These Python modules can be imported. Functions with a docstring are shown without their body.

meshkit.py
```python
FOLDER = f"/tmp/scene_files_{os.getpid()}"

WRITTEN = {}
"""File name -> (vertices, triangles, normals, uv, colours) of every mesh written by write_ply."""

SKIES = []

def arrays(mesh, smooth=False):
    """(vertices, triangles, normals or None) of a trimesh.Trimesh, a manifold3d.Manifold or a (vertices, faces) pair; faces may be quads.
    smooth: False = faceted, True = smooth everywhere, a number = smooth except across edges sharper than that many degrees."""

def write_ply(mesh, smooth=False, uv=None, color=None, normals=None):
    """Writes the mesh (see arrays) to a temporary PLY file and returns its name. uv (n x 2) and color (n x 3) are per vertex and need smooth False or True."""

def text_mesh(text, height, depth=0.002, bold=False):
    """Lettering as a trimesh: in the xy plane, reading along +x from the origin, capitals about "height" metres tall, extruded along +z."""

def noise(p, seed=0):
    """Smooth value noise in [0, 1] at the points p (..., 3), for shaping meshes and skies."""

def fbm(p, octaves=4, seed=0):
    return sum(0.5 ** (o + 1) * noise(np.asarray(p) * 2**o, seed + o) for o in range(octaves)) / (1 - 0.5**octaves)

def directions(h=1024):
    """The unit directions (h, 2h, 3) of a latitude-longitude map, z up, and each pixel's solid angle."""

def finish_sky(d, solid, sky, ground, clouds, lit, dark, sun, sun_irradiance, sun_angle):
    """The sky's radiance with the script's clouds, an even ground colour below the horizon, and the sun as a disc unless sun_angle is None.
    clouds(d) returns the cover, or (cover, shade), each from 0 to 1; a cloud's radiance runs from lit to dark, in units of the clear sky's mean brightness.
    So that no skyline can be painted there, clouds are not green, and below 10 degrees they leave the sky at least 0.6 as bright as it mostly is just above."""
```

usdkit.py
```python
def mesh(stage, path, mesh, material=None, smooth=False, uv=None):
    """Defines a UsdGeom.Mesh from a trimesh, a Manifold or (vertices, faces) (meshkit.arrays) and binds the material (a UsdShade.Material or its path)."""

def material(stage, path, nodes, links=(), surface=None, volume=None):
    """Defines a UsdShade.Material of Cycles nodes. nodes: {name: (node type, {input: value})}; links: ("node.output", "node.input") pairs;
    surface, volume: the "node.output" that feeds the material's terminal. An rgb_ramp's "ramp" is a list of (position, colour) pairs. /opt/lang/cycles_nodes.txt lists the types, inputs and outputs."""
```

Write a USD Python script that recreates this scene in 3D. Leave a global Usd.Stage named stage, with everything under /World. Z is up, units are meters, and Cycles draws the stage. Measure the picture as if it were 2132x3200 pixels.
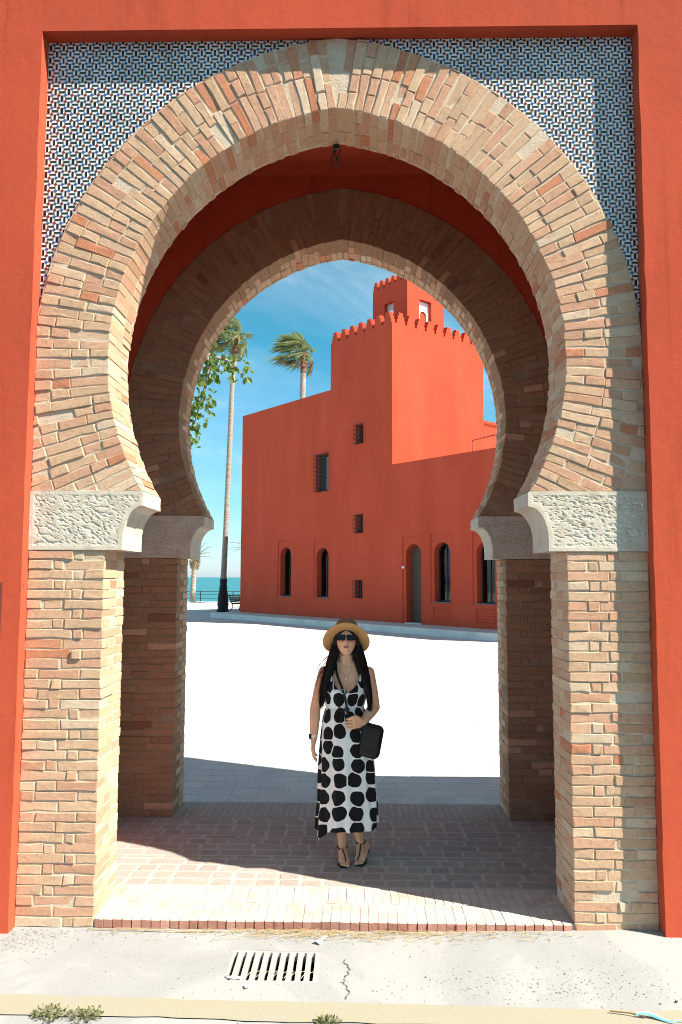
import math, random
import numpy as np
import trimesh, manifold3d as m3
from shapely.geometry import Polygon, box as sbox, Point, MultiPolygon, LineString
from shapely.ops import unary_union
from shapely import affinity
import usdkit, meshkit
from pxr import Usd, UsdGeom, UsdLux, UsdShade, Gf, Sdf, Vt

rng = random.Random(11)
nrg = np.random.default_rng(11)
stage = Usd.Stage.CreateInMemory()
UsdGeom.SetStageUpAxis(stage, UsdGeom.Tokens.z)
UsdGeom.SetStageMetersPerUnit(stage, 1.0)
UsdGeom.Xform.Define(stage, '/World')
UsdGeom.Scope.Define(stage, '/World/Looks')

# ------------------------------------------------------------------ camera
EYE = np.array([0.0, 0.0, 1.95])
PITCH, YAW, ROLL, FOC = 0.08503, 0.02033, 0.003556, 2404.5 / 2132.0
EXPOSURE = 1.42
SKY_STRENGTH, SUN_INT = 0.085, 1.25
SUN_EL, SUN_AZ = math.radians(46.0), math.radians(66.8)      # azimuth: to the right of straight behind the camera

fw = np.array([-math.sin(YAW) * math.cos(PITCH), math.cos(YAW) * math.cos(PITCH), math.sin(PITCH)])
rt0 = np.array([math.cos(YAW), math.sin(YAW), 0.0])
up0 = np.cross(rt0, fw)
rt = math.cos(ROLL) * rt0 + math.sin(ROLL) * up0
up = -math.sin(ROLL) * rt0 + math.cos(ROLL) * up0
cam = UsdGeom.Camera.Define(stage, '/World/camera')
M = np.eye(4); M[0, :3] = rt; M[1, :3] = up; M[2, :3] = -fw; M[3, :3] = EYE
cam.AddTransformOp().Set(Gf.Matrix4d(*M.ravel().tolist()))
cam.CreateHorizontalApertureAttr(24.0)
cam.CreateVerticalApertureAttr(24.0 * 1024 / 682)
cam.CreateFocalLengthAttr(24.0 * FOC)
cam.CreateClippingRangeAttr(Gf.Vec2f(0.05, 60000))
cam.CreateExposureAttr(EXPOSURE)

# ------------------------------------------------------------------ sky and sun
S = np.array([math.sin(SUN_AZ) * math.cos(SUN_EL), -math.cos(SUN_AZ) * math.cos(SUN_EL), math.sin(SUN_EL)])
sky_m = usdkit.material(stage, '/World/Looks/sky_look', {
    'sky': ('sky_texture', {'sky_type': 'single_scattering', 'sun_disc': False, 'sun_elevation': SUN_EL,
                            'sun_rotation': math.atan2(S[0], S[1]), 'air_density': 1.0, 'aerosol_density': 0.6, 'ozone_density': 2.0}),
    'tc': ('texture_coordinate', {}),
    'map': ('mapping', {'scale': (1.0, 1.6, 3.2), 'rotation': (0.25, 0.15, 0.6), 'location': (0.35, 0.2, 0.1)}),
    'n': ('noise_texture', {'scale': 1.7, 'detail': 7.0, 'roughness': 0.62, 'distortion': 0.6}),
    'r': ('rgb_ramp', {'ramp': [(0.0, (0, 0, 0)), (0.42, (0.01, 0.01, 0.01)), (0.54, (0.07, 0.07, 0.07)), (0.72, (0.38, 0.38, 0.38)), (1.0, (0.5, 0.5, 0.5))]}),
    'bw': ('rgb_to_bw', {}),
    'sep': ('separate_xyz', {}), 'hr': ('rgb_ramp', {'ramp': [(0.0, (0.60, 0.72, 0.98)), (0.08, (0.44, 0.72, 0.86)), (0.3, (0.18, 0.72, 0.71)), (0.55, (0.64, 0.86, 0.70)), (1.0, (0.80, 0.90, 0.70))]}),
    'gain': ('mix', {'mix_type': 'multiply', 'fac': 1.0}),
    'mx': ('mix', {'mix_type': 'mix', 'color2': (7.6, 8.0, 8.1)}),
    'bg': ('background_shader', {'strength': SKY_STRENGTH}),
}, [('tc.generated', 'map.vector'), ('map.vector', 'n.vector'), ('n.fac', 'r.fac'), ('r.color', 'bw.color'),
    ('sky.color', 'gain.color1'), ('tc.generated', 'sep.vector'), ('sep.z', 'hr.fac'), ('hr.color', 'gain.color2'), ('gain.color', 'mx.color1'), ('bw.val', 'mx.fac'), ('mx.color', 'bg.color')], surface='bg.background')
dome = UsdLux.DomeLight.Define(stage, '/World/sky')
UsdShade.MaterialBindingAPI.Apply(dome.GetPrim()).Bind(sky_m)
dome.GetPrim().SetCustomDataByKey('kind', 'structure')
dome.GetPrim().SetCustomDataByKey('label', 'bright blue daytime sky with thin wisps of cloud')
sun = UsdLux.DistantLight.Define(stage, '/World/sun')
sun.CreateNormalizeAttr(True); sun.CreateIntensityAttr(SUN_INT); sun.CreateAngleAttr(0.5)
sun.CreateColorAttr(Gf.Vec3f(1.0, 0.935, 0.82))
zx = np.cross([0, 0, 1.0], S); zx /= np.linalg.norm(zx); zy = np.cross(S, zx)
M = np.eye(4); M[0, :3] = zx; M[1, :3] = zy; M[2, :3] = S
sun.AddTransformOp().Set(Gf.Matrix4d(*M.ravel().tolist()))

# ------------------------------------------------------------------ helpers: prims
_used = {}
def numbered(parent, name):
    k = (str(parent), name); n = _used.get(k, -1) + 1; _used[k] = n
    return name if n == 0 else '%s_%03d' % (name, n)
def ppath(parent):
    return '/World' if parent is None else str(parent.GetPath())
def tag(o, label=None, cat=None, group=None, kind=None):
    for k, v in (('label', label), ('category', cat), ('group', group), ('kind', kind)):
        if v: o.SetCustomDataByKey(k, v)
    return o
def thing(name, label, cat, loc=(0, 0, 0), rotz=0, group=None):
    x = UsdGeom.Xform.Define(stage, '/World/' + numbered('/World', name))
    x.AddTranslateOp().Set(Gf.Vec3d(*map(float, loc)))
    if rotz: x.AddRotateZOp().Set(float(rotz))
    return tag(x.GetPrim(), label, cat, group)
def obj(name, mesh, mat, parent=None, smooth=False, uv=None, label=None, cat=None, group=None, kind=None, off=None):
    p = ppath(parent)
    if isinstance(mesh, trimesh.Trimesh): mesh = (np.asarray(mesh.vertices), np.asarray(mesh.faces))
    if off is not None:
        if hasattr(mesh, 'to_mesh'):
            mm = mesh.to_mesh(); mesh = (mm.vert_properties[:, :3], mm.tri_verts)
        mesh = (np.asarray(mesh[0]) - np.asarray(off), mesh[1])
    g = usdkit.mesh(stage, p + '/' + numbered(p, name), mesh, mat, smooth=smooth, uv=uv)
    return tag(g.GetPrim(), label, cat, group, kind)

class MB:
    """collects vertices and triangles/quads of one mesh"""
    def __init__(s): s.v, s.f, s.n = [], [], 0
    def add(s, v, f):
        v = np.asarray(v, float); f = np.asarray(f, int)
        if f.ndim == 2 and f.shape[1] == 4: f = np.vstack([f[:, [0, 1, 2]], f[:, [0, 2, 3]]])
        s.v.append(v); s.f.append(f + s.n); s.n += len(v); return s
    def tm(s, m): return s.add(m.vertices, m.faces)
    def box(s, a, b):
        a, b = np.minimum(a, b), np.maximum(a, b)
        m = trimesh.creation.box(b - a); m.apply_translation((a + b) / 2); return s.tm(m)
    def tube(s, pts, r, n=8, caps=True):
        return s.add(*tube(pts, r, n, caps))
    def get(s): return np.vstack(s.v), np.vstack(s.f)

def tube(pts, r, n=8, caps=True):
    pts = np.asarray(pts, float); r = np.broadcast_to(np.asarray(r, float), (len(pts),))
    d = np.gradient(pts, axis=0); d /= np.linalg.norm(d, axis=1)[:, None] + 1e-12
    ref = np.array([0, 0, 1.0]) if abs(d[0][2]) < 0.9 else np.array([1.0, 0, 0])
    V = []
    u = np.cross(d[0], ref); u /= np.linalg.norm(u)
    for i in range(len(pts)):
        u = u - d[i] * np.dot(u, d[i]); u /= np.linalg.norm(u); w = np.cross(d[i], u)
        a = np.arange(n) * 2 * np.pi / n
        V.append(pts[i] + r[i] * (np.cos(a)[:, None] * u + np.sin(a)[:, None] * w))
    V = np.vstack(V); F = []
    for i in range(len(pts) - 1):
        for k in range(n):
            a, b = i * n + k, i * n + (k + 1) % n
            F += [(a, b, b + n), (a, b + n, a + n)]
    if caps:
        V = np.vstack([V, pts[0], pts[-1]]); c0, c1 = len(V) - 2, len(V) - 1; L = (len(pts) - 1) * n
        for k in range(n):
            F += [(c0, (k + 1) % n, k), (c1, L + k, L + (k + 1) % n)]
    return V, np.array(F)

def polys(g):
    if g.is_empty: return []
    if g.geom_type == 'Polygon': return [g]
    return [p for p in getattr(g, 'geoms', []) if p.geom_type == 'Polygon' and p.area > 1e-9]
def extrude(poly, y0, y1):
    """a shapely polygon in (x,z) as a solid between y0 < y1"""
    out = []
    for p in polys(poly):
        m = trimesh.creation.extrude_polygon(p, abs(y1 - y0))      # in xy, along z
        v = m.vertices
        m2 = trimesh.Trimesh(np.c_[v[:, 0], y1 - v[:, 2], v[:, 1]], m.faces, process=False)
        out.append(m2)
    return trimesh.util.concatenate(out)
def slab(poly, z0, z1):
    out = []
    for p in polys(poly):
        m = trimesh.creation.extrude_polygon(p, z1 - z0); m.apply_translation((0, 0, z0)); out.append(m)
    return trimesh.util.concatenate(out)
def mid_pts(P, r, jit, lim=0.1):
    out = []
    for i in range(len(P)):
        a, b = P[i], P[(i + 1) % len(P)]
        out.append(a + r.normal(0, jit, 2))
        L = np.linalg.norm(b - a)
        if L > lim:
            out.append(a + (b - a) * r.uniform(.35, .65) + r.normal(0, jit, 2))
    return np.array(out)
def prism(P, y0, y1, c=0.006, jit=0.0015, axis='y', r=nrg, skew=0.002):
    """a brick: convex polygon P (k x 2) whose front face lies at y0 (chamfered, worn), and back at y1. axis y: P is (x,z); axis x: P is (y,z); axis z: P is (x,y)"""
    P = np.asarray(P, float)
    if np.sum(P[:, 0] * np.roll(P[:, 1], -1) - P[:, 1] * np.roll(P[:, 0], -1)) < 0: P = P[::-1]
    P = mid_pts(P, r, jit); k = len(P); ctr = P.mean(0)
    d = P - ctr; L = np.linalg.norm(d, axis=1)[:, None]
    cc = c * r.uniform(.6, 1.7, (k, 1))
    Pin = ctr + d * np.maximum(0.5, (L - cc * 1.3) / np.maximum(L, 1e-6))
    sg = 1 if y1 > y0 else -1
    tilt = r.normal(0, skew, 2)
    span = max(np.ptp(P[:, 0]), np.ptp(P[:, 1]))
    fy = y0 + (d @ tilt) / max(span, .05) + r.normal(0, .0006, k)
    V = np.vstack([np.c_[Pin, fy], np.c_[P, fy + sg * cc[:, 0]], np.c_[P, np.full(k, y1)], [[*ctr, y0]], [[*ctr, y1]]])
    F = []
    for i in range(k):
        j = (i + 1) % k
        F += [(3 * k, i, j), (i, k + i, k + j), (i, k + j, j), (k + i, 2 * k + i, 2 * k + j), (k + i, 2 * k + j, k + j), (3 * k + 1, 2 * k + j, 2 * k + i)]
    F = np.array(F)
    if axis == 'y': V = V[:, [0, 2, 1]]; flip = sg > 0
    elif axis == 'x': V = V[:, [2, 0, 1]]; flip = sg < 0
    else: flip = sg < 0
    # orient outward
    a, b, cN = V[F[:, 0]], V[F[:, 1]], V[F[:, 2]]
    vol = np.einsum('ij,ij->i', a - V.mean(0), np.cross(b - V.mean(0), cN - V.mean(0))).sum()
    if vol < 0: F = F[:, ::-1]
    return V, F

# ------------------------------------------------------------------ helpers: materials
def mat(name, nodes, links, surface='p.BSDF', **k):
    return usdkit.material(stage, '/World/Looks/' + name, nodes, links, surface=surface, **k)
def plain(name, col, rough=0.6, metal=0.0, spec=0.4, **extra):
    return mat(name, {'p': ('principled_bsdf', dict(base_color=col, roughness=rough, metallic=metal, specular_ior_level=spec, **extra))}, [])
def mottled(name, cols, scale=6, rough=0.85, bump=0.3, bscale=60, bdist=0.004, detail=5, coord='pos', spec=0.25, fine=0.0, stretch=(1, 1, 1)):
    """a surface whose own colour wanders between cols, with fine relief"""
    n = len(cols)
    nodes = {'g': ('geometry', {}), 'map': ('mapping', {'scale': stretch}),
             'n': ('noise_texture', {'scale': scale, 'detail': detail, 'roughness': 0.6}),
             'r': ('rgb_ramp', {'ramp': [(0.28 + 0.44 * i / max(1, n - 1), c) for i, c in enumerate(cols)]}),
             'n2': ('noise_texture', {'scale': bscale, 'detail': 6.0, 'roughness': 0.65}),
             'b': ('bump', {'strength': bump, 'distance': bdist}),
             'p': ('principled_bsdf', {'roughness': rough, 'specular_ior_level': spec})}
    links = [('g.position', 'map.vector'), ('map.vector', 'n.vector'), ('n.fac', 'r.fac'), ('g.position', 'n2.vector'), ('n2.fac', 'b.height'), ('b.normal', 'p.normal')]
    if fine:
        nodes['fr'] = ('rgb_ramp', {'ramp': [(0.3, (1 - fine,) * 3), (0.7, (1 + fine * .3,) * 3)]})
        nodes['fm'] = ('mix', {'mix_type': 'multiply', 'fac': 1.0})
        links += [('n2.fac', 'fr.fac'), ('r.color', 'fm.color1'), ('fr.color', 'fm.color2'), ('fm.color', 'p.base_color')]
    else: links.append(('r.color', 'p.base_color'))
    return mat(name, nodes, links)
def brick_mat(name, cols, bump=0.6, dust_shade=None, dust_shade_col=(0.5, 0.46, 0.4), up_pale=False):
    """fired clay: one tone per brick, blotched, pitted"""
    n = len(cols)
    nodes = {'g': ('geometry', {}), 'oi': ('object_info', {}),
             'sum': ('math', {'math_type': 'add'}), 'fr': ('math', {'math_type': 'fraction'}),
             'r': ('rgb_ramp', {'ramp': [(i / (n - 1), c) for i, c in enumerate(cols)]}),
             'n': ('noise_texture', {'scale': 34.0, 'detail': 8.0, 'roughness': 0.72}),
             'vr': ('rgb_ramp', {'ramp': [(0.28, (0.60, 0.58, 0.56)), (0.42, (0.93, 0.93, 0.93)), (0.55, (1.03, 1.03, 1.03)), (0.75, (1.22, 1.2, 1.16))]}),
             'm': ('mix', {'mix_type': 'multiply', 'fac': 1.0}),
             'n2': ('noise_texture', {'scale': 75.0, 'detail': 6.0, 'roughness': 0.75}),
             'v': ('voronoi_texture', {'scale': 48.0, 'randomness': 1.0}),
             'vp': ('rgb_ramp', {'ramp': [(0.0, (0, 0, 0)), (0.16, (0.75, 0.75, 0.75)), (0.3, (1, 1, 1))]}),
             'hm': ('mix', {'mix_type': 'multiply', 'fac': 0.5}),
             'b': ('bump', {'strength': bump * 1.5, 'distance': 0.005}),
             'p': ('principled_bsdf', {'roughness': 0.95, 'specular_ior_level': 0.12})}
    links = [('oi.random', 'sum.value1'), ('g.random_per_island', 'sum.value2'), ('sum.value', 'fr.value1'), ('fr.value', 'r.fac'),
             ('g.position', 'n.vector'), ('g.position', 'n2.vector'), ('g.position', 'v.vector'), ('n.fac', 'vr.fac'),
             ('r.color', 'm.color1'), ('vr.color', 'm.color2'), ('v.distance', 'vp.fac'),
             ('n2.color', 'hm.color1'), ('vp.color', 'hm.color2'), ('hm.color', 'b.height'), ('b.normal', 'p.normal')]
    if dust_shade:  # dusty film on floor bricks; painted shade on the rear bricks
        nodes['dn'] = ('noise_texture', {'scale': 5.0, 'detail': 6.0, 'roughness': 0.7})
        nodes['dr'] = ('rgb_ramp', {'ramp': [(0.3, (dust_shade * .35,) * 3), (0.55, (dust_shade,) * 3)]})
        nodes['dm'] = ('mix', {'color2': dust_shade_col})
        links += [('g.position', 'dn.vector'), ('dn.fac', 'dr.fac'), ('m.color', 'dm.color1'), ('dm.color', 'p.base_color')]
        if up_pale:                                                    # dusty tone on what faces up, whitened further to suggest sun
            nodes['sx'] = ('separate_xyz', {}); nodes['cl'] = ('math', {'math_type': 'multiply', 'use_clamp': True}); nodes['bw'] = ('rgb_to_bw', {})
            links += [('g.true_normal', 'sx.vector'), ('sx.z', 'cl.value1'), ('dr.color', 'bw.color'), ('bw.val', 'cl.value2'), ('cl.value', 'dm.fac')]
        else: links.append(('dr.color', 'dm.fac'))
    else: links.append(('m.color', 'p.base_color'))
    return mat(name, nodes, links)

RED = mat('red_plaster', {
    'g': ('geometry', {}), 'm1': ('mapping', {'scale': (0.8, 0.8, 0.5)}), 'n1': ('noise_texture', {'scale': 1.0, 'detail': 8.0, 'roughness': 0.62}),
    'r1': ('rgb_ramp', {'ramp': [(0.3, (0.36, 0.060, 0.032)), (0.5, (0.415, 0.068, 0.034)), (0.7, (0.455, 0.079, 0.037))]}),
    'm2': ('mapping', {'scale': (9.0, 9.0, 0.7)}), 'n2': ('noise_texture', {'scale': 1.0, 'detail': 6.0, 'roughness': 0.65}),
    'r2': ('rgb_ramp', {'ramp': [(0.30, (0.84, 0.82, 0.80)), (0.45, (1, 1, 1)), (0.75, (1.05, 1.07, 1.08))]}), 'x1': ('mix', {'mix_type': 'multiply', 'fac': 1.0}),
    'v': ('voronoi_texture', {'scale': 3.1, 'randomness': 1.0}), 'rv': ('rgb_ramp', {'ramp': [(0.0, (0.25, 0.25, 0.25)), (0.022, (0.4, 0.4, 0.4)), (0.034, (1, 1, 1))]}), 'x2': ('mix', {'mix_type': 'multiply', 'fac': 1.0}),
    'n3': ('noise_texture', {'scale': 16.0, 'detail': 9.0, 'roughness': 0.62}), 'vc': ('voronoi_texture', {'feature': 'distance_to_edge', 'scale': 0.8, 'randomness': 1.0}), 'wv': ('mix', {'mix_type': 'linear_light', 'fac': 0.3}),
    'rc': ('rgb_ramp', {'ramp': [(0.0, (0.55, 0.5, 0.5)), (0.004, (1, 1, 1))]}), 'x3': ('mix', {'mix_type': 'multiply', 'fac': 0.45}),
    'b': ('bump', {'strength': 0.3, 'distance': 0.008}), 'p': ('principled_bsdf', {'roughness': 0.95, 'specular_ior_level': 0.1})},
    [('g.position', 'm1.vector'), ('m1.vector', 'n1.vector'), ('n1.fac', 'r1.fac'), ('g.position', 'm2.vector'), ('m2.vector', 'n2.vector'), ('n2.fac', 'r2.fac'), ('r1.color', 'x1.color1'), ('r2.color', 'x1.color2'),
     ('g.position', 'v.vector'), ('v.distance', 'rv.fac'), ('x1.color', 'x2.color1'), ('rv.color', 'x2.color2'), ('g.position', 'n3.vector'), ('g.position', 'wv.color1'), ('n3.color', 'wv.color2'), ('wv.color', 'vc.vector'), ('vc.distance', 'rc.fac'),
     ('x2.color', 'x3.color1'), ('rc.color', 'x3.color2'), ('x3.color', 'p.base_color'), ('n3.fac', 'b.height'), ('b.normal', 'p.normal')])
RED2 = mottled('red_facade_paint', [(0.385, 0.054, 0.028), (0.43, 0.061, 0.031), (0.465, 0.072, 0.037)], scale=0.9, rough=0.95, spec=0.08, bump=0.12, bscale=25, bdist=0.006, detail=8, stretch=(1, 1, .3))
B_BUFF = brick_mat('buff_brick', [(0.50, 0.335, 0.215), (0.455, 0.285, 0.18), (0.535, 0.365, 0.245), (0.475, 0.305, 0.195), (0.515, 0.345, 0.225)])
B_PINK = brick_mat('pink_brick', [(0.49, 0.285, 0.185), (0.455, 0.25, 0.16), (0.52, 0.315, 0.21), (0.475, 0.265, 0.17)])
B_RED = brick_mat('orange_brick', [(0.47, 0.205, 0.115), (0.43, 0.17, 0.095), (0.50, 0.235, 0.135)])
B_PALE = brick_mat('pale_brick', [(0.54, 0.405, 0.285), (0.515, 0.375, 0.26), (0.56, 0.43, 0.31)])
B_SHADE = brick_mat('shaded_brown_brick', [(0.26, 0.15, 0.085), (0.20, 0.115, 0.065), (0.30, 0.155, 0.085), (0.23, 0.135, 0.08)], dust_shade=0.5, dust_shade_col=(0.13, 0.09, 0.06))  # brick copy with the gloom of the passage mixed into its colour
B_SHADE2 = brick_mat('shaded_red_brick', [(0.30, 0.125, 0.065), (0.25, 0.105, 0.06), (0.33, 0.16, 0.09)], dust_shade=0.45, dust_shade_col=(0.14, 0.09, 0.06))  # red brick darkened the same way, to read as shaded
B_REAR = brick_mat('rear_shaded_brick', [(0.37, 0.20, 0.115), (0.32, 0.165, 0.095), (0.41, 0.225, 0.13), (0.35, 0.175, 0.095)], dust_shade=0.4, dust_shade_col=(0.20, 0.14, 0.09))  # rear face bricks: shade under the gateway painted into the base colour
def pick_shade(r=rng): return B_SHADE if r.random() < .72 else B_SHADE2
def pick_brick(r=rng, rear=False, pier=False):
    u = r.random()
    if rear: return B_REAR if u < .94 else B_SHADE2 if u < .97 else B_PINK
    if pier: return B_BUFF if u < .62 else B_PINK if u < .86 else B_PALE if u < .965 else B_RED
    return B_BUFF if u < .50 else B_PINK if u < .87 else B_PALE if u < .94 else B_RED
MORTAR = mottled('lime_mortar', [(0.45, 0.345, 0.25), (0.52, 0.415, 0.31), (0.56, 0.455, 0.35)], scale=14, rough=0.95, bump=0.8, bscale=90, bdist=0.006)
MORTAR_SHADE = mottled('shaded_mortar', [(0.20, 0.14, 0.095), (0.28, 0.20, 0.14), (0.34, 0.255, 0.18)], scale=10, rough=0.95, bump=0.8, bscale=90, bdist=0.006)  # rear joints, mortar colour darkened to stand for shade
STONE = mottled('cream_limestone', [(0.43, 0.365, 0.28), (0.52, 0.46, 0.375), (0.55, 0.50, 0.42)], scale=9, rough=0.9, bump=0.5, bscale=70, bdist=0.005, fine=0.15)
F_BRICK = brick_mat('floor_brick', [(0.28, 0.235, 0.21), (0.22, 0.185, 0.17), (0.32, 0.245, 0.21), (0.27, 0.245, 0.225)], dust_shade=0.45, dust_shade_col=(0.37, 0.335, 0.30))
F_EDGE = brick_mat('edge_brick', [(0.42, 0.205, 0.15), (0.36, 0.16, 0.115), (0.46, 0.25, 0.19)], dust_shade=0.85, dust_shade_col=(0.51, 0.46, 0.41), up_pale=True)  # tops painted paler than their dusty red, as if washed by sun
F_MORTAR = mottled('floor_mortar', [(0.33, 0.29, 0.25), (0.39, 0.35, 0.31), (0.43, 0.39, 0.35)], scale=7, bump=0.6, bscale=80)
PAVER = brick_mat('grey_paver', [(0.47, 0.465, 0.455), (0.52, 0.51, 0.495), (0.44, 0.44, 0.435), (0.49, 0.48, 0.465)], bump=0.35)
WHITE = plain('white_paint', (0.78, 0.77, 0.74), 0.6)
IRON = plain('black_iron', (0.015, 0.015, 0.016), 0.5)
DARK = plain('dark_void', (0.02, 0.018, 0.016), 0.9)
# ------------------------------------------------------------------ dimensions of the gateway
YF, YP, YT, T1 = 4.469, 4.554, 4.574, 0.4066
YB1, Y2, YB2 = 4.9606, 6.4263, 6.8448
XFL, XFR, ZF = -1.9567, 1.7127, 5.3258
XPL, XPR, ZI0, ZI1 = -1.4986, 1.2362, 2.109, 2.4635
AX, OFFC, RI, RE, ZC = -0.1285, 0.203, 1.586, 2.047, 3.288
XL, XR, ZTOP, ZROAD = -2.75, 2.07, 6.0, -0.05

# ------------------------------------------------------------------ ground, road, sea
def sheet(x0, x1, y0, y1, nx, ny, zf, holes=()):
    xs, ys = np.linspace(x0, x1, nx), np.linspace(y0, y1, ny)
    X, Y = np.meshgrid(xs, ys); V = np.c_[X.ravel(), Y.ravel(), zf(X.ravel(), Y.ravel())]
    F = []
    for j in range(ny - 1):
        for i in range(nx - 1):
            cx, cy = (xs[i] + xs[i + 1]) / 2, (ys[j] + ys[j + 1]) / 2
            if any(a < cx < b and c < cy < d for a, b, c, d in holes): continue
            a = j * nx + i; F.append((a, a + 1, a + nx + 1, a + nx))
    return MB().add(V, F).get()
GX0, GX1, GY0, GY1 = -0.655, -0.185, 3.99, 4.305                     # the drain's opening
road_m = mat('pale_dusty_concrete', {
    'g': ('geometry', {}),
    'n': ('noise_texture', {'scale': 1.1, 'detail': 6.0, 'roughness': 0.6, 'distortion': 0.8}),
    'r': ('rgb_ramp', {'ramp': [(0.36, (0.25, 0.249, 0.244)), (0.5, (0.27, 0.269, 0.263)), (0.54, (0.295, 0.292, 0.282)), (0.7, (0.305, 0.301, 0.288))]}),
    'n2': ('noise_texture', {'scale': 85.0, 'detail': 3.0, 'roughness': 0.6}),
    'sp': ('rgb_ramp', {'ramp': [(0.25, (0.55, 0.54, 0.52)), (0.33, (0.88, 0.88, 0.88)), (0.42, (1, 1, 1)), (0.66, (1.0, 1.0, 1.0)), (0.75, (1.12, 1.1, 1.08))]}),
    'msk': ('rgb_ramp', {'ramp': [(0.46, (1, 1, 1)), (0.56, (0.15, 0.15, 0.15))]}),
    'mx': ('mix', {'mix_type': 'multiply'}),
    'n3': ('noise_texture', {'scale': 40.0, 'detail': 6.0, 'roughness': 0.7}),
    'b': ('bump', {'strength': 0.45, 'distance': 0.006}),
    'p': ('principled_bsdf', {'roughness': 0.95, 'specular_ior_level': 0.2}),
}, [('g.position', 'n.vector'), ('g.position', 'n2.vector'), ('g.position', 'n3.vector'), ('n.fac', 'r.fac'), ('n.fac', 'msk.fac'), ('n2.fac', 'sp.fac'),
    ('msk.color', 'mx.fac'), ('r.color', 'mx.color1'), ('sp.color', 'mx.color2'), ('mx.color', 'p.base_color'), ('n3.fac', 'b.height'), ('b.normal', 'p.normal')])
def road_z(x, y):
    rise = 0.026 * np.clip((x - 0.2) / 1.4, 0, 1) * np.clip((y - 3.9) / 0.6, 0, 1)      # the concrete laps up to the right-hand pier
    return ZROAD + rise + 0.007 * (meshkit.fbm(np.c_[x * 2.2, y * 2.2, 0 * x], 3, 4) - 0.5) * (np.abs(y - 4.1) < 2)
near = [np.unique(np.concatenate([np.linspace(-3.2, 3, 125), [GX0, GX1]])), np.unique(np.concatenate([np.linspace(3.0, 4.6, 41), [GY0, GY1]]))]
X, Y = np.meshgrid(*near); V = np.c_[X.ravel(), Y.ravel(), road_z(X.ravel(), Y.ravel())]
F, nx = [], len(near[0])
for j in range(len(near[1]) - 1):
    for i in range(nx - 1):
        cx, cy = (near[0][i] + near[0][i + 1]) / 2, (near[1][j] + near[1][j + 1]) / 2
        if GX0 < cx < GX1 and GY0 < cy < GY1: continue
        a = j * nx + i; F.append((a, a + 1, a + nx + 1, a + nx))
mb = MB().add(V, F)
for (a, b, c, d) in ((-60, -3.2, 2.4, 6.9), (3, 60, 2.4, 6.9), (-3.2, 3, 2.4, 3.0), (-3.2, 3, 4.6, 6.9)):
    mb.add([(a, c, ZROAD), (b, c, ZROAD), (b, d, ZROAD), (a, d, ZROAD)], [(0, 1, 2, 3)])
obj('pavement', mb.get(), road_m, smooth=True, kind='structure', label='pale dusty concrete strip in front of the gateway')
obj('road', MB().add([(-60, -60, ZROAD - .03), (60, -60, ZROAD - .03), (60, 2.4, ZROAD - .03), (-60, 2.4, ZROAD - .03), (-60, 2.4, ZROAD), (60, 2.4, ZROAD)], [(0, 1, 2, 3), (3, 2, 5, 4)]).get(),
    mottled('asphalt', [(0.045, 0.045, 0.046), (0.06, 0.06, 0.06), (0.075, 0.074, 0.072)], scale=3, bump=.6, bscale=120), kind='structure', label='dark asphalt road beyond the yellow line')
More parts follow.
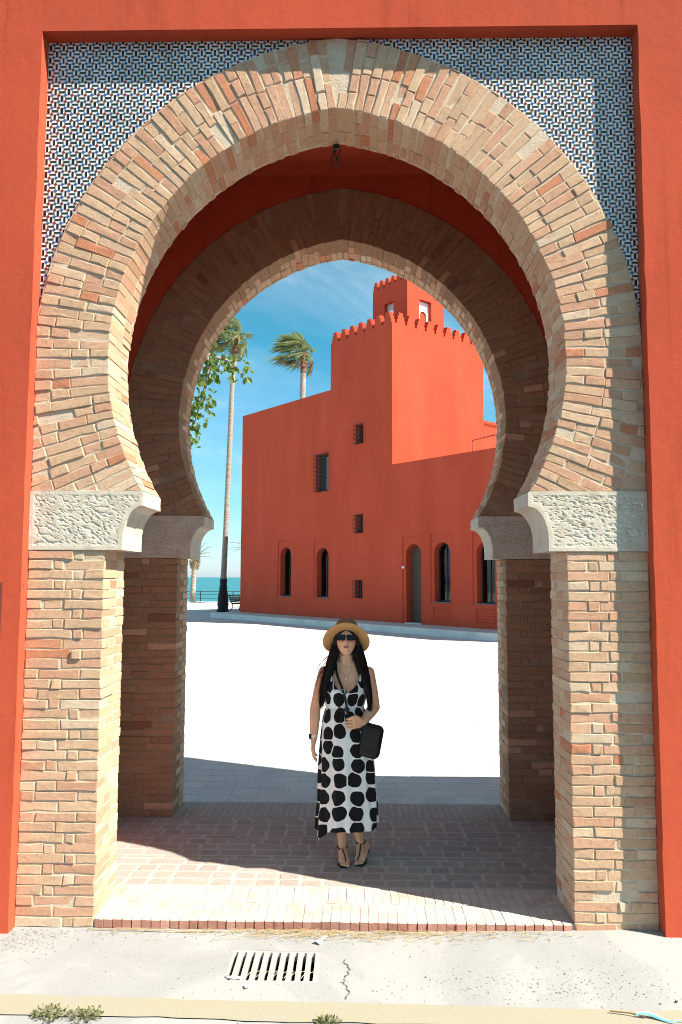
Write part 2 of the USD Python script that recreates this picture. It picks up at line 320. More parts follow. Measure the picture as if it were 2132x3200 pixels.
YEL = mat('worn_yellow_paint', {
    'g': ('geometry', {}), 'n': ('noise_texture', {'scale': 6.0, 'detail': 8.0, 'roughness': 0.7}),
    'r': ('rgb_ramp', {'ramp': [(0.3, (0.255, 0.247, 0.225)), (0.42, (0.27, 0.25, 0.195)), (0.7, (0.275, 0.25, 0.175))]}),
    'n3': ('noise_texture', {'scale': 60.0, 'detail': 5.0}), 'b': ('bump', {'strength': 0.3, 'distance': 0.004}),
    'p': ('principled_bsdf', {'roughness': 0.9, 'specular_ior_level': 0.2})},
    [('g.position', 'n.vector'), ('n.fac', 'r.fac'), ('r.color', 'p.base_color'), ('g.position', 'n3.vector'), ('n3.fac', 'b.height'), ('b.normal', 'p.normal')])
xs = np.linspace(-9, 9, 181); j0, j1 = 0.006 * np.sin(xs * 5) + nrg.normal(0, .003, 181), 0.005 * np.sin(xs * 4 + 1) + nrg.normal(0, .003, 181)
ylo, yhi = 3.667 - 0.0155 * (xs + 1.7) + j0, 3.827 - 0.0155 * (xs + 1.7) + j1
V = np.vstack([np.c_[xs, ylo, road_z(xs, ylo) + .006], np.c_[xs, (ylo + yhi) / 2, road_z(xs, (ylo + yhi) / 2) + .006], np.c_[xs, yhi, road_z(xs, yhi) + .006]])
obj('yellow_line', MB().add(V, [(r * 181 + i, r * 181 + i + 1, (r + 1) * 181 + i + 1, (r + 1) * 181 + i) for r in (0, 1) for i in range(180)]).get(), YEL, smooth=True, kind='structure',
    label='faded yellow painted line along the street edge')
plaza_m = mat('plaza_concrete', {
    'g': ('geometry', {}),
    'bt': ('brick_texture', {'color1': (0.47, 0.465, 0.45), 'color2': (0.52, 0.51, 0.49), 'mortar': (0.38, 0.37, 0.355), 'scale': 1.0, 'mortar_size': 0.006, 'brick_width': 0.26, 'row_height': 0.225, 'offset': 0.35}),
    'n': ('noise_texture', {'scale': 0.8, 'detail': 7.0, 'roughness': 0.65}), 'vr': ('rgb_ramp', {'ramp': [(0.3, (0.86, 0.86, 0.86)), (0.65, (1.06, 1.06, 1.06))]}),
    'm': ('mix', {'mix_type': 'multiply', 'fac': 1.0}), 'p': ('principled_bsdf', {'roughness': 0.95, 'specular_ior_level': 0.2})},
    [('g.position', 'bt.vector'), ('g.position', 'n.vector'), ('n.fac', 'vr.fac'), ('bt.color', 'm.color1'), ('vr.color', 'm.color2'), ('m.color', 'p.base_color')])
plaza = obj('plaza', MB().add([(-70, 6.8, -.003), (70, 6.8, -.003), (70, 61.8, -.003), (-70, 61.8, -.003), (-70, 61.8, -7), (70, 61.8, -7)], [(0, 1, 2, 3), (3, 2, 5, 4)]).get(), plaza_m, kind='structure',
            label='bright pale paved plaza between the gateway and the red palace')
# pavers of the first rows behind the rear arch
prow = 0
y = 6.872
while y < 10.6:
    hgt = 0.222; x = -2.45 + (prow % 2) * 0.12 + rng.uniform(-.03, .03)
    while x < 2.0:
        w = rng.choice([.235, .25, .262, .28])
        obj('paver', prism([(x, y), (x + w - .009, y), (x + w - .009, y + hgt - .009), (x, y + hgt - .009)], 0.0 + rng.uniform(-.0008, .0008), -.03, c=.002, jit=.0012, axis='z', skew=.0008), PAVER, plaza)
        x += w
    y += hgt; prow += 1
sea_m = mat('turquoise_sea', {
    'g': ('geometry', {}), 'map': ('mapping', {'scale': (0.02, 0.05, 1.0)}),
    'n': ('noise_texture', {'scale': 1.0, 'detail': 6.0, 'roughness': 0.6}),
    'r': ('rgb_ramp', {'ramp': [(0.35, (0.014, 0.125, 0.14)), (0.6, (0.018, 0.15, 0.165)), (0.8, (0.03, 0.18, 0.19))]}),
    'map2': ('mapping', {'scale': (0.25, 0.8, 1.0)}), 'n2': ('noise_texture', {'scale': 1.0, 'detail': 5.0}), 'b': ('bump', {'strength': 0.6, 'distance': 0.25}),
    'cap': ('rgb_ramp', {'ramp': [(0.75, (0, 0, 0)), (0.8, (0.3, 0.3, 0.3))]}), 'cm': ('mix', {'color2': (0.7, 0.75, 0.75)}),
    'p': ('principled_bsdf', {'roughness': 0.35, 'specular_ior_level': 0.3})},
    [('g.position', 'map.vector'), ('map.vector', 'n.vector'), ('n.fac', 'r.fac'), ('g.position', 'map2.vector'), ('map2.vector', 'n2.vector'), ('n2.fac', 'b.height'), ('b.normal', 'p.normal'),
     ('n2.fac', 'cap.fac'), ('cap.color', 'cm.fac'), ('r.color', 'cm.color1'), ('cm.color', 'p.base_color')])
obj('sea', MB().add([(-25000, 61.9, -6), (25000, 61.9, -6), (25000, 40000, -6), (-25000, 40000, -6)], [(0, 1, 2, 3)]).get(), sea_m, kind='structure', label='turquoise sea out to the horizon')

# ------------------------------------------------------------------ the two pointed horseshoe arches
def arc(cx, r, a0, a1, n=60):
    a = np.linspace(a0, a1, n); return np.c_[cx + r * np.cos(a), ZC + r * np.sin(a)]
def horseshoe(r, zlow=ZI1):
    low = math.asin((zlow - ZC) / r)
    ap = math.acos(-OFFC / r) if True else 0
    left = arc(AX + OFFC, r, math.pi - low, ap)                       # from the left impost up to the apex
    right = arc(AX - OFFC, r, math.pi - ap, low)
    return Polygon(np.vstack([left, right[1:]]))
OPEN = horseshoe(RI)
EXT = horseshoe(RE).union(sbox(XFL, ZI1, XFR, ZC + 0.04)).intersection(sbox(XFL, ZI1, XFR, ZF - .002)).buffer(0)
def ring_bricks(y0, yb, r=rng):
    """every brick of one arch: (visible area, polygon, front y, back y)"""
    out = []
    N = 59
    for side in (-1, 1):
        cx = AX - side * OFFC
        lo = math.asin((ZI1 - ZC) / RI); ap = math.asin(math.sqrt(RI ** 2 - OFFC ** 2) / RI)     # angles above the horizontal, towards the side
        half = sbox(XFL, ZI1, AX - .004, ZF) if side < 0 else sbox(AX + .004, ZI1, XFR, ZF)
        reg = EXT.intersection(half)
        for k in range(-4, N):
            th = lo + (ap - lo) * (k + .5) / N + r.gauss(0, .0018)
            d = np.array([side * math.cos(th), math.sin(th)]); nn = np.array([-d[1], d[0]])
            pat = r.choice([[.236, .112, .1, .236, .236], [.112, .236, .1, .236, .236], [.112, .1, .236, .236, .112], [.236, .215, .236, .2, .2], [.17, .17, .11, .236, .236], [.112, .112, .22, .15, .236]])
            ra = RI + r.gauss(0, .0013); proud = r.gauss(0, .0025)
            for q, L in enumerate(pat):
                rb = ra + L * r.uniform(.95, 1.04)
                t0, t1 = (.0230 + .0056 * (ra - RI) / .46), (.0230 + .0056 * (rb - RI) / .46)
                c0 = np.array([cx, ZC])
                w = Polygon([c0 + d * ra - nn * t0, c0 + d * rb - nn * t1, c0 + d * rb + nn * t1, c0 + d * ra + nn * t0]).intersection(reg)
                for p in polys(w):
                    if p.area < 2.5e-4: continue
                    P = np.array(p.simplify(.003).exterior.coords)[:-1]
                    if len(P) < 3: continue
                    yy = y0 + proud * .7 + r.gauss(0, .0024)
                    if r.random() < .02: yy += .012                    # a spalled brick
                    dep = .118 if (q > 0 or rb - ra > .18) else .236
                    out.append((p.area, P, yy, yy + dep))
                    if q == 0:
                        ys = yy + dep + .011; flip = 0
                        while ys < yb - .03:
                            dl = min(r.choice([.118, .118, .236]), yb - ys)
                            P2 = np.array(Polygon([c0 + d * (RI + r.gauss(0, .0013)) - nn * .0232, c0 + d * (RI + .1) - nn * .024, c0 + d * (RI + .1) + nn * .024, c0 + d * (RI + r.gauss(0, .0013)) + nn * .0232]).intersection(reg).exterior.coords)[:-1]
                            if len(P2) > 2: out.append((.006, P2, ys, ys + dl))
                            ys += dl + .011
                ra = rb + .005 * r.uniform(.5, 1.8)
                if ra > 2.75: break
    return out
def build_arch(label, y0, yb, rear=False):
    loc = (AX, y0, ZI1)
    t = thing('brick_arch', label, 'arch', loc)
    core = EXT.difference(OPEN.buffer(.004)).buffer(0)
    obj('mortar', extrude(core, y0 + .0065, yb - .002), MORTAR_SHADE if rear else MORTAR, t, off=loc)
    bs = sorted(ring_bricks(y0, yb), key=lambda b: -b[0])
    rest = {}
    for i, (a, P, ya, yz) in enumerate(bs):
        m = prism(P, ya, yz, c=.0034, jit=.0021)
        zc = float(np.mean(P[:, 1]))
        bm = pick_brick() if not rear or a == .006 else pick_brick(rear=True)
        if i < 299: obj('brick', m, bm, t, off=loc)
        else: rest.setdefault(str(bm.GetPath()), MB()).add(*m)
    for k, v in rest.items():
        obj('brick_remainder', v.get(), k, t, off=loc, kind='stuff', label='smaller and soffit bricks of the arch')
    return t
build_arch('sunlit pointed horseshoe brick arch at the front of the gateway', YP, YB1)
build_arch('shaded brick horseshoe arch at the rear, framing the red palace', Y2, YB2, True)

# ------------------------------------------------------------------ brick piers
def build_pier(label, xin, sg, y0, y1, z0, z1, W, r=rng, rear=False):
    """xin: the opening side; sg: direction away from the opening"""
    loc = (xin + sg * W / 2, y0, z0)
    t = thing('brick_pier', label, 'pier', loc, group=None)
    U = lambda u: xin + sg * u
    core = MB().box((U(.005), y0 + .0065, z0), (U(W), y1 - .010, z1)).get()
    obj('mortar', core, MORTAR_SHADE if rear else MORTAR, t, off=loc)
    n = int(round((z1 - max(z0, -.06)) / .0588)); h = (z1 - z0) / n
    D = y1 - y0
    for k in range(n):
        a, b = z0 + k * h + .0038, z0 + (k + 1) * h - .0038
        bl = []                                                        # (u0,u1,face)
        if (k + (sg > 0)) % 2 == 0:
            fr = r.choice([[.118, .056, W], [.118, .236, W], [.118, .056, W]]); cy = .236; inner = [(.247, D)]
        else:
            fr = r.choice([[.238, .056, W], [.238, .058, W], [.238, .118, W], [.238, W]]); cy = .118; s = r.uniform(.24, .29); inner = [(.129, s - .006), (s + .006, D)]
        u = 0.0
        for q, L in enumerate(fr):
            e = min(W, u + L * r.uniform(.96, 1.03)) if L < W else W
            ja = r.gauss(0, .0015)
            P = [(U(u + (0 if q else r.gauss(0, .003))), a + ja), (U(e), a + ja), (U(e), b + ja), (U(u), b + ja)]
            yy = y0 + r.gauss(0, .0026) + (.010 if r.random() < .015 else 0)
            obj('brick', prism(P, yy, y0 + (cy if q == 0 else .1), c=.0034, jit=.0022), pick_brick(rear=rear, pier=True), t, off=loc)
            u = e + .008
            if u > W - .03: break
        for (p0, p1) in inner:
            P = [(y0 + p0, a), (y0 + p1 - .003, a), (y0 + p1 - .003, b), (y0 + p0, b)]
            xx = xin + sg * abs(r.gauss(0, .0025))
            obj('brick', prism(P, xx, xin + sg * .1, c=.003, jit=.0018, axis='x'), pick_brick(pier=True), t, off=loc)
    return t
build_pier('sunlit brick pier left of the opening, at the front', XPL, -1, YP, YB1, ZROAD, ZI0, XPL - XFL - .001)
build_pier('half shaded brick pier right of the opening, at the front', XPR, 1, YP, YB1, ZROAD, ZI0, XFR - XPR - .001)
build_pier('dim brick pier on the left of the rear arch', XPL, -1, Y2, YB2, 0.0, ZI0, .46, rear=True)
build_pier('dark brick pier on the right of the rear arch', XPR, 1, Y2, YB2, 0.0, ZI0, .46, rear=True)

# ------------------------------------------------------------------ imposts
def build_impost(label, xin, sg, y0, y1, W, seed):
    U = lambda u: xin - sg * u                                         # u > 0 reaches into the opening
    a = np.linspace(0, math.pi / 2, 9)
    prof = [(-W, ZI0), (.105, ZI0), (.105, ZI0 + .07)]
    prof += [(.222 - .117 * math.cos(t), ZI0 + .07 + .195 * math.sin(t)) for t in a[1:]]
    prof += [(.222, ZI1 - .01), (.214, ZI1 - .0005), (-W, ZI1 - .0005)]
    P = Polygon([(U(u), z) for u, z in prof]).buffer(0)
    m = extrude(P, y0 - .008, y1)
    v, f = trimesh.remesh.subdivide_to_size(m.vertices, m.faces, .008)
    m = trimesh.Trimesh(v, f, process=True)
    v = m.vertices.copy()
    front = np.abs(v[:, 1] - (y0 - .008)) < 1e-5
    bd = P.exterior
    dist = np.array([bd.distance(Point(q)) for q in v[front][:, [0, 2]]])
    mask = np.clip((dist - .022) / .012, 0, 1)
    q = v[front]
    nz = meshkit.fbm(np.c_[q[:, 0] * 60 + q[:, 2] * 18, q[:, 2] * 85, 0 * q[:, 0]], 4, seed)
    v[front, 1] += mask * (.001 + .020 * np.clip(nz - .50, 0, 1)) + .003 * (meshkit.noise(np.c_[q[:, 0] * 16, q[:, 2] * 16, 0 * q[:, 0] + 5], seed) - .5)
    oth = ~front
    v[oth] += (np.stack([meshkit.noise(v[oth] * 22 + i * 7, seed) for i in range(3)], 1) - .5) * .0035
    loc = (xin, y0, ZI0)
    o = obj('impost_stone', (v, m.faces), STONE, smooth=35, label=label, cat='impost')
    return o
build_impost('sunlit rough cream impost stone on the front left pier', XPL, -1, YP, YB1, XPL - XFL - .001, 3)
build_impost('pitted cream impost stone on the front right pier', XPR, 1, YP, YB1, XFR - XPR - .001, 5)
build_impost('shaded cream impost stone on the rear left pier', XPL, -1, Y2, YB2, .46, 8)
build_impost('grey cream impost stone with cracks on the rear right pier', XPR, 1, Y2, YB2, .46, 12)

# ------------------------------------------------------------------ red walls of the gateway
gw = thing('gateway', 'tall red plastered gateway block framing the brick arches', 'gateway', (AX, YF, ZROAD))
L0 = (AX, YF, ZROAD)
def rough_edge_rect():
    zs = np.linspace(ZROAD - .3, ZF, 60)
    l = [(XFL + rng.gauss(0, .0016), z) for z in zs]; r_ = [(XFR + rng.gauss(0, .0016), z) for z in zs[::-1]]
    l[-1] = (XFL, ZF); r_[0] = (XFR, ZF)
    return Polygon(l + r_)
front = sbox(XL, ZROAD - .2, XR, ZTOP).difference(rough_edge_rect())
obj('front_wall', extrude(front, YF, YT + .014), RED, gw, off=L0)
inner_hole = EXT.union(sbox(XFL, ZROAD - .3, XFR, ZI1 + .01))
obj('spandrel_wall', extrude(sbox(XL, ZROAD - .2, XR, ZTOP).difference(inner_hole), YT + .014, YB1), RED, gw, off=L0)
obj('rear_wall', extrude(sbox(XL, ZROAD - .2, XR, ZTOP).difference(inner_hole), Y2 + .012, YB2), RED, gw, off=L0)
mb = MB()
mb.box((XL, YB1, ZROAD - .2), (XFL - .03, Y2 + .012, ZTOP)).box((XFR + .03, YB1, ZROAD - .2), (XR, Y2 + .012, ZTOP))
obj('side_wall', mb.get(), RED, gw, off=L0)
obj('ceiling', MB().box((XFL - .03, YB1, 5.45), (XFR + .03, Y2 + .012, ZTOP)).get(), RED, gw, off=L0)
obj('low_wall', MB().box((XR, 6.40, -.3), (14, YB2 + .02, 2.45)).get(), RED, label='low red wall running right from the gateway', cat='wall')
obj('low_wall', MB().box((-14, 6.40, -.3), (XL, YB2 + .02, 2.45)).get(), RED, label='low red wall running left from the gateway', cat='wall')

# ------------------------------------------------------------------ glazed tile spandrels
T_WHITE = mat('white_glaze', {'oi': ('object_info', {}), 'r': ('rgb_ramp', {'ramp': [(0, (0.62, 0.615, 0.585)), (1, (0.74, 0.73, 0.69))]}),
                              'g': ('geometry', {}), 'n': ('noise_texture', {'scale': 9.0, 'detail': 5.0}), 'nr': ('rgb_ramp', {'ramp': [(0.3, (0.82, 0.8, 0.76)), (0.55, (1, 1, 1))]}),
                              'm': ('mix', {'mix_type': 'multiply', 'fac': 1.0}), 'p': ('principled_bsdf', {'roughness': 0.3, 'specular_ior_level': 0.5})},
              [('oi.random', 'r.fac'), ('g.position', 'n.vector'), ('n.fac', 'nr.fac'), ('r.color', 'm.color1'), ('nr.color', 'm.color2'), ('m.color', 'p.base_color')])
def glaze(name, a, b):
    return mat(name, {'g': ('geometry', {}), 'r': ('rgb_ramp', {'ramp': [(0, a), (1, b)]}), 'p': ('principled_bsdf', {'roughness': 0.3, 'specular_ior_level': 0.5})},
               [('g.random_per_island', 'r.fac'), ('r.color', 'p.base_color')])
T_BLACK = glaze('black_glaze', (0.008, 0.008, 0.009), (0.03, 0.022, 0.02))
T_GREEN = glaze('green_glaze', (0.012, 0.03, 0.02), (0.045, 0.12, 0.065))
T_BLUE = glaze('blue_glaze', (0.035, 0.09, 0.26), (0.05, 0.16, 0.28))
T_BROWN = glaze('brown_glaze', (0.16, 0.028, 0.022), (0.19, 0.07, 0.025))
CELL = 0.0418
def build_tiles(label, x0, x1):
    reg = sbox(x0, ZI1, x1, ZF - .001).difference(EXT.buffer(.003)).buffer(0)
    reg = max(polys(reg), key=lambda p: p.area)
    loc = (x0, YT, ZI1)
    t = thing('tile_panel', label, 'tile panel', loc)
    size = CELL * 4; i0 = math.floor(x0 / size) - 1
    for i in range(i0, i0 + 14):
        for j in range(int(ZI1 / size) - 1, int(ZF / size) + 2):
            for p in polys(sbox(i * size + .0006, j * size + .0006, (i + 1) * size - .0006, (j + 1) * size - .0006).intersection(reg)):
                if p.area < 1e-5: continue
                obj('tile', extrude(p, YT + rng.uniform(-.0004, .0004), YT + .012), T_WHITE, t, off=loc)
    sets = {'green_bar': (MB(), T_GREEN), 'black_bar': (MB(), T_BLACK), 'blue_diamond': (MB(), T_BLUE), 'brown_diamond': (MB(), T_BROWN)}
    prp = reg.buffer(-.0005)
    def mark(key, poly):
        for p in polys(poly.intersection(prp)):
            if p.area > 1e-6: sets[key][0].tm(extrude(p, YT - .0016, YT + .002))
    for i in range(math.floor(x0 / CELL) - 1, math.ceil(x1 / CELL) + 1):
        for j in range(math.floor(3.3 / CELL), math.ceil(ZF / CELL) + 1):
            cx, cz = (i + .5) * CELL, (j + .5) * CELL
            if not prp.intersects(sbox(cx - CELL, cz - CELL, cx + CELL, cz + CELL)): continue
            hw, hh = .0201 * rng.uniform(.96, 1.03), .0062 * rng.uniform(.85, 1.12)
            ox, oz = rng.gauss(0, .0004), rng.gauss(0, .0004)
            if (i + j) % 2 == 0: mark('green_bar', sbox(cx - hw + ox, cz - hh + oz, cx + hw + ox, cz + hh + oz))
            else: mark('black_bar', sbox(cx - hh * 1.12 + ox, cz - hw * .95 + oz, cx + hh * 1.12 + ox, cz + hw * .95 + oz))
            gx, gz, d = i * CELL, j * CELL, .0124
            mark('blue_diamond' if (i + j) % 2 else 'brown_diamond', Polygon([(gx - d, gz), (gx, gz - d), (gx + d, gz), (gx, gz + d)]))
    for k, (m, mt_) in sets.items():
        obj(k, m.get(), mt_, t, off=loc, kind='stuff', label='painted %ss of the geometric tile pattern' % k.replace('_', ' '))
build_tiles('geometric glazed tile spandrel left of the arch top', XFL, AX)
build_tiles('geometric glazed tile spandrel right of the arch top', AX, XFR)

# ------------------------------------------------------------------ brick floor under the arches
fl = obj('brick_floor', MB().box((XFL, YP + .012, -.045), (XFR, 6.862, -.0025)).get(), F_MORTAR, kind='structure', label='worn brick paving under the gateway with a step edge')
fb = []
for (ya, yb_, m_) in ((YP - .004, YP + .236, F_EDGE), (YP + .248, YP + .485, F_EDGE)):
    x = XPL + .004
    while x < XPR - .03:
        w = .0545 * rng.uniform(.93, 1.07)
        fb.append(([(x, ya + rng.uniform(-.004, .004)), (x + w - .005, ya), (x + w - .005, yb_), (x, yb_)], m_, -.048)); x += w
y = YP + .5
while y < 6.40:
    hgt = rng.choice([.062, .118, .118, .062, .13]); x = XFL + .02 + rng.uniform(0, .1)
    while x < XFR - .05:
        w = rng.choice([.24, .24, .2]) if hgt < .1 else rng.choice([.115, .125, .24, .125])
        g = rng.uniform(.012, .024)
        rr = rng.uniform(.006, .022)
        p = sbox(x, y + rng.uniform(0, .006), x + w, y + hgt - rng.uniform(.012, .02)).buffer(-rr).buffer(rr, quad_segs=2)
        for q in polys(p): fb.append((np.array(q.exterior.coords)[:-1], F_BRICK, -.03))
        x += w + g
    y += hgt
x = XPL - .01
while x < XPR:
    w = .058 * rng.uniform(.93, 1.08)
    fb.append(([(x, 6.43), (x + w - .009, 6.43), (x + w - .009, 6.66), (x, 6.66)], F_BRICK, -.03))
    fb.append(([(x, 6.672), (x + w - .009, 6.672), (x + w - .009, 6.862), (x, 6.862)], F_BRICK, -.03)); x += w
vis = lambda P: (-1 if (XPL < np.mean([p[0] for p in P]) < XPR) else 0, np.mean([p[1] for p in P]))
fb.sort(key=lambda b: vis(b[0]))
rest = MB()
for i, (P, m_, zb) in enumerate(fb):
    m = prism(P, rng.uniform(-.0015, .0015), zb, c=.004 if m_ is F_BRICK else .0025, jit=.001, axis='z', skew=.001)
    if i < 299: obj('brick', m, m_, fl)
    else: rest.add(*m)
obj('brick_remainder', rest.get(), F_BRICK, fl, kind='stuff', label='remaining floor bricks towards the rear arch')
# ------------------------------------------------------------------ the red palace
PA = np.array([-5.6415, 38.2026, 0.0]); PT = np.array([0.6473, -0.76224, 0.0]); PN = np.array([-0.76224, -0.6473, 0.0])   # along the wall, and out of it
def loc2w(v):                                                          # local (s, depth behind the wall, z) -> world
    v = np.asarray(v, float); return PA + v[:, :1] * PT - v[:, 1:2] * PN + np.c_[np.zeros((len(v), 2)), v[:, 2]]
def W(m):
    v, f = (m.vertices, m.faces) if hasattr(m, 'vertices') else m
    f = np.asarray(f)
    return loc2w(v), f
PL = tuple(PA)
pal = thing('palace', 'red crenellated palace with a square tower across the plaza', 'building', PL)
def pobj(name, m, mt, parent=pal, **k): return obj(name, W(m), mt, parent, off=PL, **k)
def arched(s0, s1, z0, z1):
    r = (s1 - s0) / 2; c = (s0 + s1) / 2; a = np.linspace(0, math.pi, 17)
    rr = r * 1.03
    return Polygon([(s0, z0), (s1, z0)] + [(c + rr * math.cos(t), z1 - r + r * math.sin(t)) for t in a])
ARCHW = [(3.22, 4.06, 1.1, 3.34), (5.99, 6.83, 1.1, 3.24), (13.08, 13.86, 1.08, 3.24), (15.1, 15.9, 1.08, 3.2)]
DOOR = (11.6, 12.4, .25, 3.22)
GRIL = [(5.92, 6.83, 5.68, 7.35), (8.64, 9.13, 7.46, 8.28), (8.63, 9.11, 3.76, 4.53), (8.61, 9.08, 1.12, 1.85)]
full = Polygon([(-.22, 0), (21, 0), (21, 6.38), (10.87, 6.38), (10.87, 12.12), (6.96, 12.12), (6.96, 10.09), (-.22, 10.09)])
skin, inner = full, full
for (a, b, c, d) in ARCHW: skin = skin.difference(sbox(a - .17, c - .03, b + .17, d + .32)); inner = inner.difference(arched(a, b, c, d))
a, b, c, d = DOOR; skin = skin.difference(sbox(a - .17, .2, b + .17, d + .3)); inner = inner.difference(arched(a, b, 0.2, d))
for g in GRIL: skin = skin.difference(sbox(g[0], g[2], g[1], g[3])); inner = inner.difference(sbox(g[0], g[2], g[1], g[3]))
for s in (13.05, 15.08): skin = skin.difference(sbox(s, .42, s + .85, .9))
wall = MB().tm(extrude(skin, 0.0, .03)).tm(extrude(inner, .03, .5))
wall.box((-.22, .5, 0), (.1, 12, 10.09)).box((-.22, 12, 0), (21, 12.3, 6.38)).box((20.7, .5, 0), (21, 12, 6.38))
wall.box((-.22, 12, 6.38), (6.96, 12.3, 10.09)).box((6.66, 5.5, 6.38), (6.96, 12, 10.09))
pobj('wall', wall.get(), RED2)
pobj('roof', MB().box((.1, .5, 9.8), (6.96, 12, 9.95)).box((10.5, .5, 6.1), (20.7, 12, 6.28)).get(), RED2)
tw = MB().box((10.52, .5, 6.30), (10.87, 5.5, 12.12)).box((6.96, .5, 9.6), (7.3, 5.5, 12.12)).box((7.3, 5.15, 6.3), (10.52, 5.5, 12.12)).box((7.3, .5, 11.7), (10.52, 5.15, 11.85))
pobj('tower', tw.get(), RED2)
TS0, TS1, TW0, TW1, TZ = 7.92, 10.10, 1.6, 3.84, 14.58
tl = sbox(TS0, 11.85, TS1, TZ).difference(sbox(8.68, 12.0, 9.26, 13.80))
tr = sbox(TW0 + .25, 11.85, TW1, TZ).difference(sbox(2.32, 12.0, 3.04, 13.82))
m = MB().tm(extrude(tl, TW0, TW0 + .25))
rgt = extrude(tr, -.25, 0); v = rgt.vertices; rgt = trimesh.Trimesh(np.c_[TS1 + v[:, 1], v[:, 0], v[:, 2]], rgt.faces[:, ::-1], process=False)
m.tm(rgt).box((TS0, TW0 + .25, 11.85), (TS0 + .25, TW1, TZ)).box((TS0 + .25, TW1 - .25, 11.85), (TS1 - .25, TW1, TZ)).box((TS0 + .25, TW0 + .25, 14.3), (TS1 - .25, TW1 - .25, 14.45))
pobj('turret', m.get(), RED2)
# white framed blind arches of the turret
def blind(c, w, z0, z1):
    o = sbox(c - w, z0, c + w, z1); i = arched(c - w * .56, c + w * .56, z0 - .1, z1 - .42)
    band = arched(c - w * .76, c + w * .76, z0, z1 - .30)
    return o.difference(band), band.difference(i), i.intersection(o)
GREYW = plain('turret_grey', (0.42, 0.43, 0.45), 0.7)  # surround of the left turret window; the right one is white
for (which, c) in (('l', 8.97), ('r', 2.68)):
    w = .29 if which == 'l' else .36
    back, band, leaf = blind(c, w - .002, 12.0, 13.8)
    if which == 'l': fn = lambda p, d0, d1: extrude(p, TW0 + d0, TW0 + d1)
    else:
        def fn(p, d0, d1):
            e = extrude(p, -d1, -d0); v = e.vertices
            return trimesh.Trimesh(np.c_[TS1 + v[:, 1], v[:, 0], v[:, 2]], e.faces[:, ::-1], process=False)
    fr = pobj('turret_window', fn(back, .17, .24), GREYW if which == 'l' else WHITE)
    pobj('arch_band', fn(band, .135, .24), WHITE, fr)
    pobj('blind_panel', fn(leaf, .19, .24), RED2, fr)
# stepped merlons
def merlon(w, hgt, th):
    steps = [(1.0, 0, .36), (.76, .36, .7), (.5, .7, 1.0)]
    mb = MB()
    pts = []
    for f, a, b in steps: pts += [(f * w / 2, a * hgt), (f * w / 2, b * hgt)]
    P = Polygon(pts + [(-x, z) for x, z in pts[::-1]])
    return extrude(P, 0, th)
def put_merlons(s0, s1, w0, w1, z, n, n2, hgt, th):
    e = .0015
    Wd = (s1 - s0) / n
    for i in range(n):
        for ww in (w0 + e, w1 - th - e):
            m = merlon(Wd * .80, hgt, th); m.apply_translation((s0 + (i + .5) * Wd, ww, z)); pobj('merlon', m, RED2)
    D = (w1 - w0 - 2 * th) / n2
    for i in range(n2):
        for ss in (s0 + e, s1 - th - e):
            m = merlon(D * .80, hgt, th); v = m.vertices
            m = trimesh.Trimesh(np.c_[ss + v[:, 1], w0 + th + (i + .5) * D + v[:, 0], z + v[:, 2]], m.faces[:, ::-1], process=False); pobj('merlon', m, RED2)
put_merlons(6.96, 10.87, 0.0, 5.5, 12.12, 7, 9, .46, .22)
put_merlons(TS0, TS1, TW0, TW1, TZ, 6, 5, .36, .16)
# windows, door, grilles
PANE = mat('dark_pane', {'fr': ('fresnel', {'IOR': 1.5}), 't': ('transparent_bsdf', {'color': (0.22, 0.24, 0.25)}), 'g': ('glossy_bsdf', {'color': (0.9, 0.9, 0.9), 'roughness': 0.03}), 'm': ('mix_closure', {})},
           [('fr.fac', 'm.fac'), ('t.BSDF', 'm.closure1'), ('g.BSDF', 'm.closure2')], surface='m.closure')
SILL = plain('slate_sill', (0.10, 0.095, 0.10), 0.6)
WOOD = mottled('dark_door_wood', [(0.055, 0.035, 0.024), (0.085, 0.055, 0.04), (0.11, 0.075, 0.055)], scale=9, stretch=(6, 6, .4), rough=0.55, bump=0.3, bscale=50)
for (a, b, c, d) in ARCHW:
    fr = arched(a + .004, b - .004, c + .004, d - .004); hole = arched(a + .06, b - .06, c + .06, d - .06)
    win = pobj('window', extrude(fr.difference(hole).union(sbox((a + b) / 2 - .018, c + .06, (a + b) / 2 + .018, d - .1)).intersection(fr), .28, .34), IRON)
    pobj('pane', extrude(hole, .305, .312), PANE, win)
    pobj('sill', MB().box((a - .03, -.02, c - .028), (b + .03, .28, c + .003)).get(), SILL, win)
a, b, c, d = DOOR
dp = arched(a + .004, b - .004, .27, d - .004)
dr = pobj('door', extrude(dp, .34, .40), WOOD)
for i in range(6):
    x0 = a + .01 + i * (b - a - .02) / 6
    pobj('plank', extrude(dp.intersection(sbox(x0 + .006, .30, x0 + (b - a - .02) / 6 - .006, d)), .325, .342), WOOD, dr)
pobj('handle', MB().box((b - .24, .29, 1.15), (b - .1, .327, 1.75)).get(), IRON, dr)
pobj('knob', MB().box((b - .17, .25, 1.42), (b - .04, .292, 1.46)).get(), plain('steel', (0.6, 0.6, 0.58), .3, 1.0), dr)
pobj('doorstep', MB().box((a - .02, -.03, .2), (b + .02, .34, .272)).get(), STONE)
ball = trimesh.creation.icosphere(2, .055); ball.apply_translation((a - .1, -.03, 2.35)); pobj('wall_lamp', ball, WHITE)
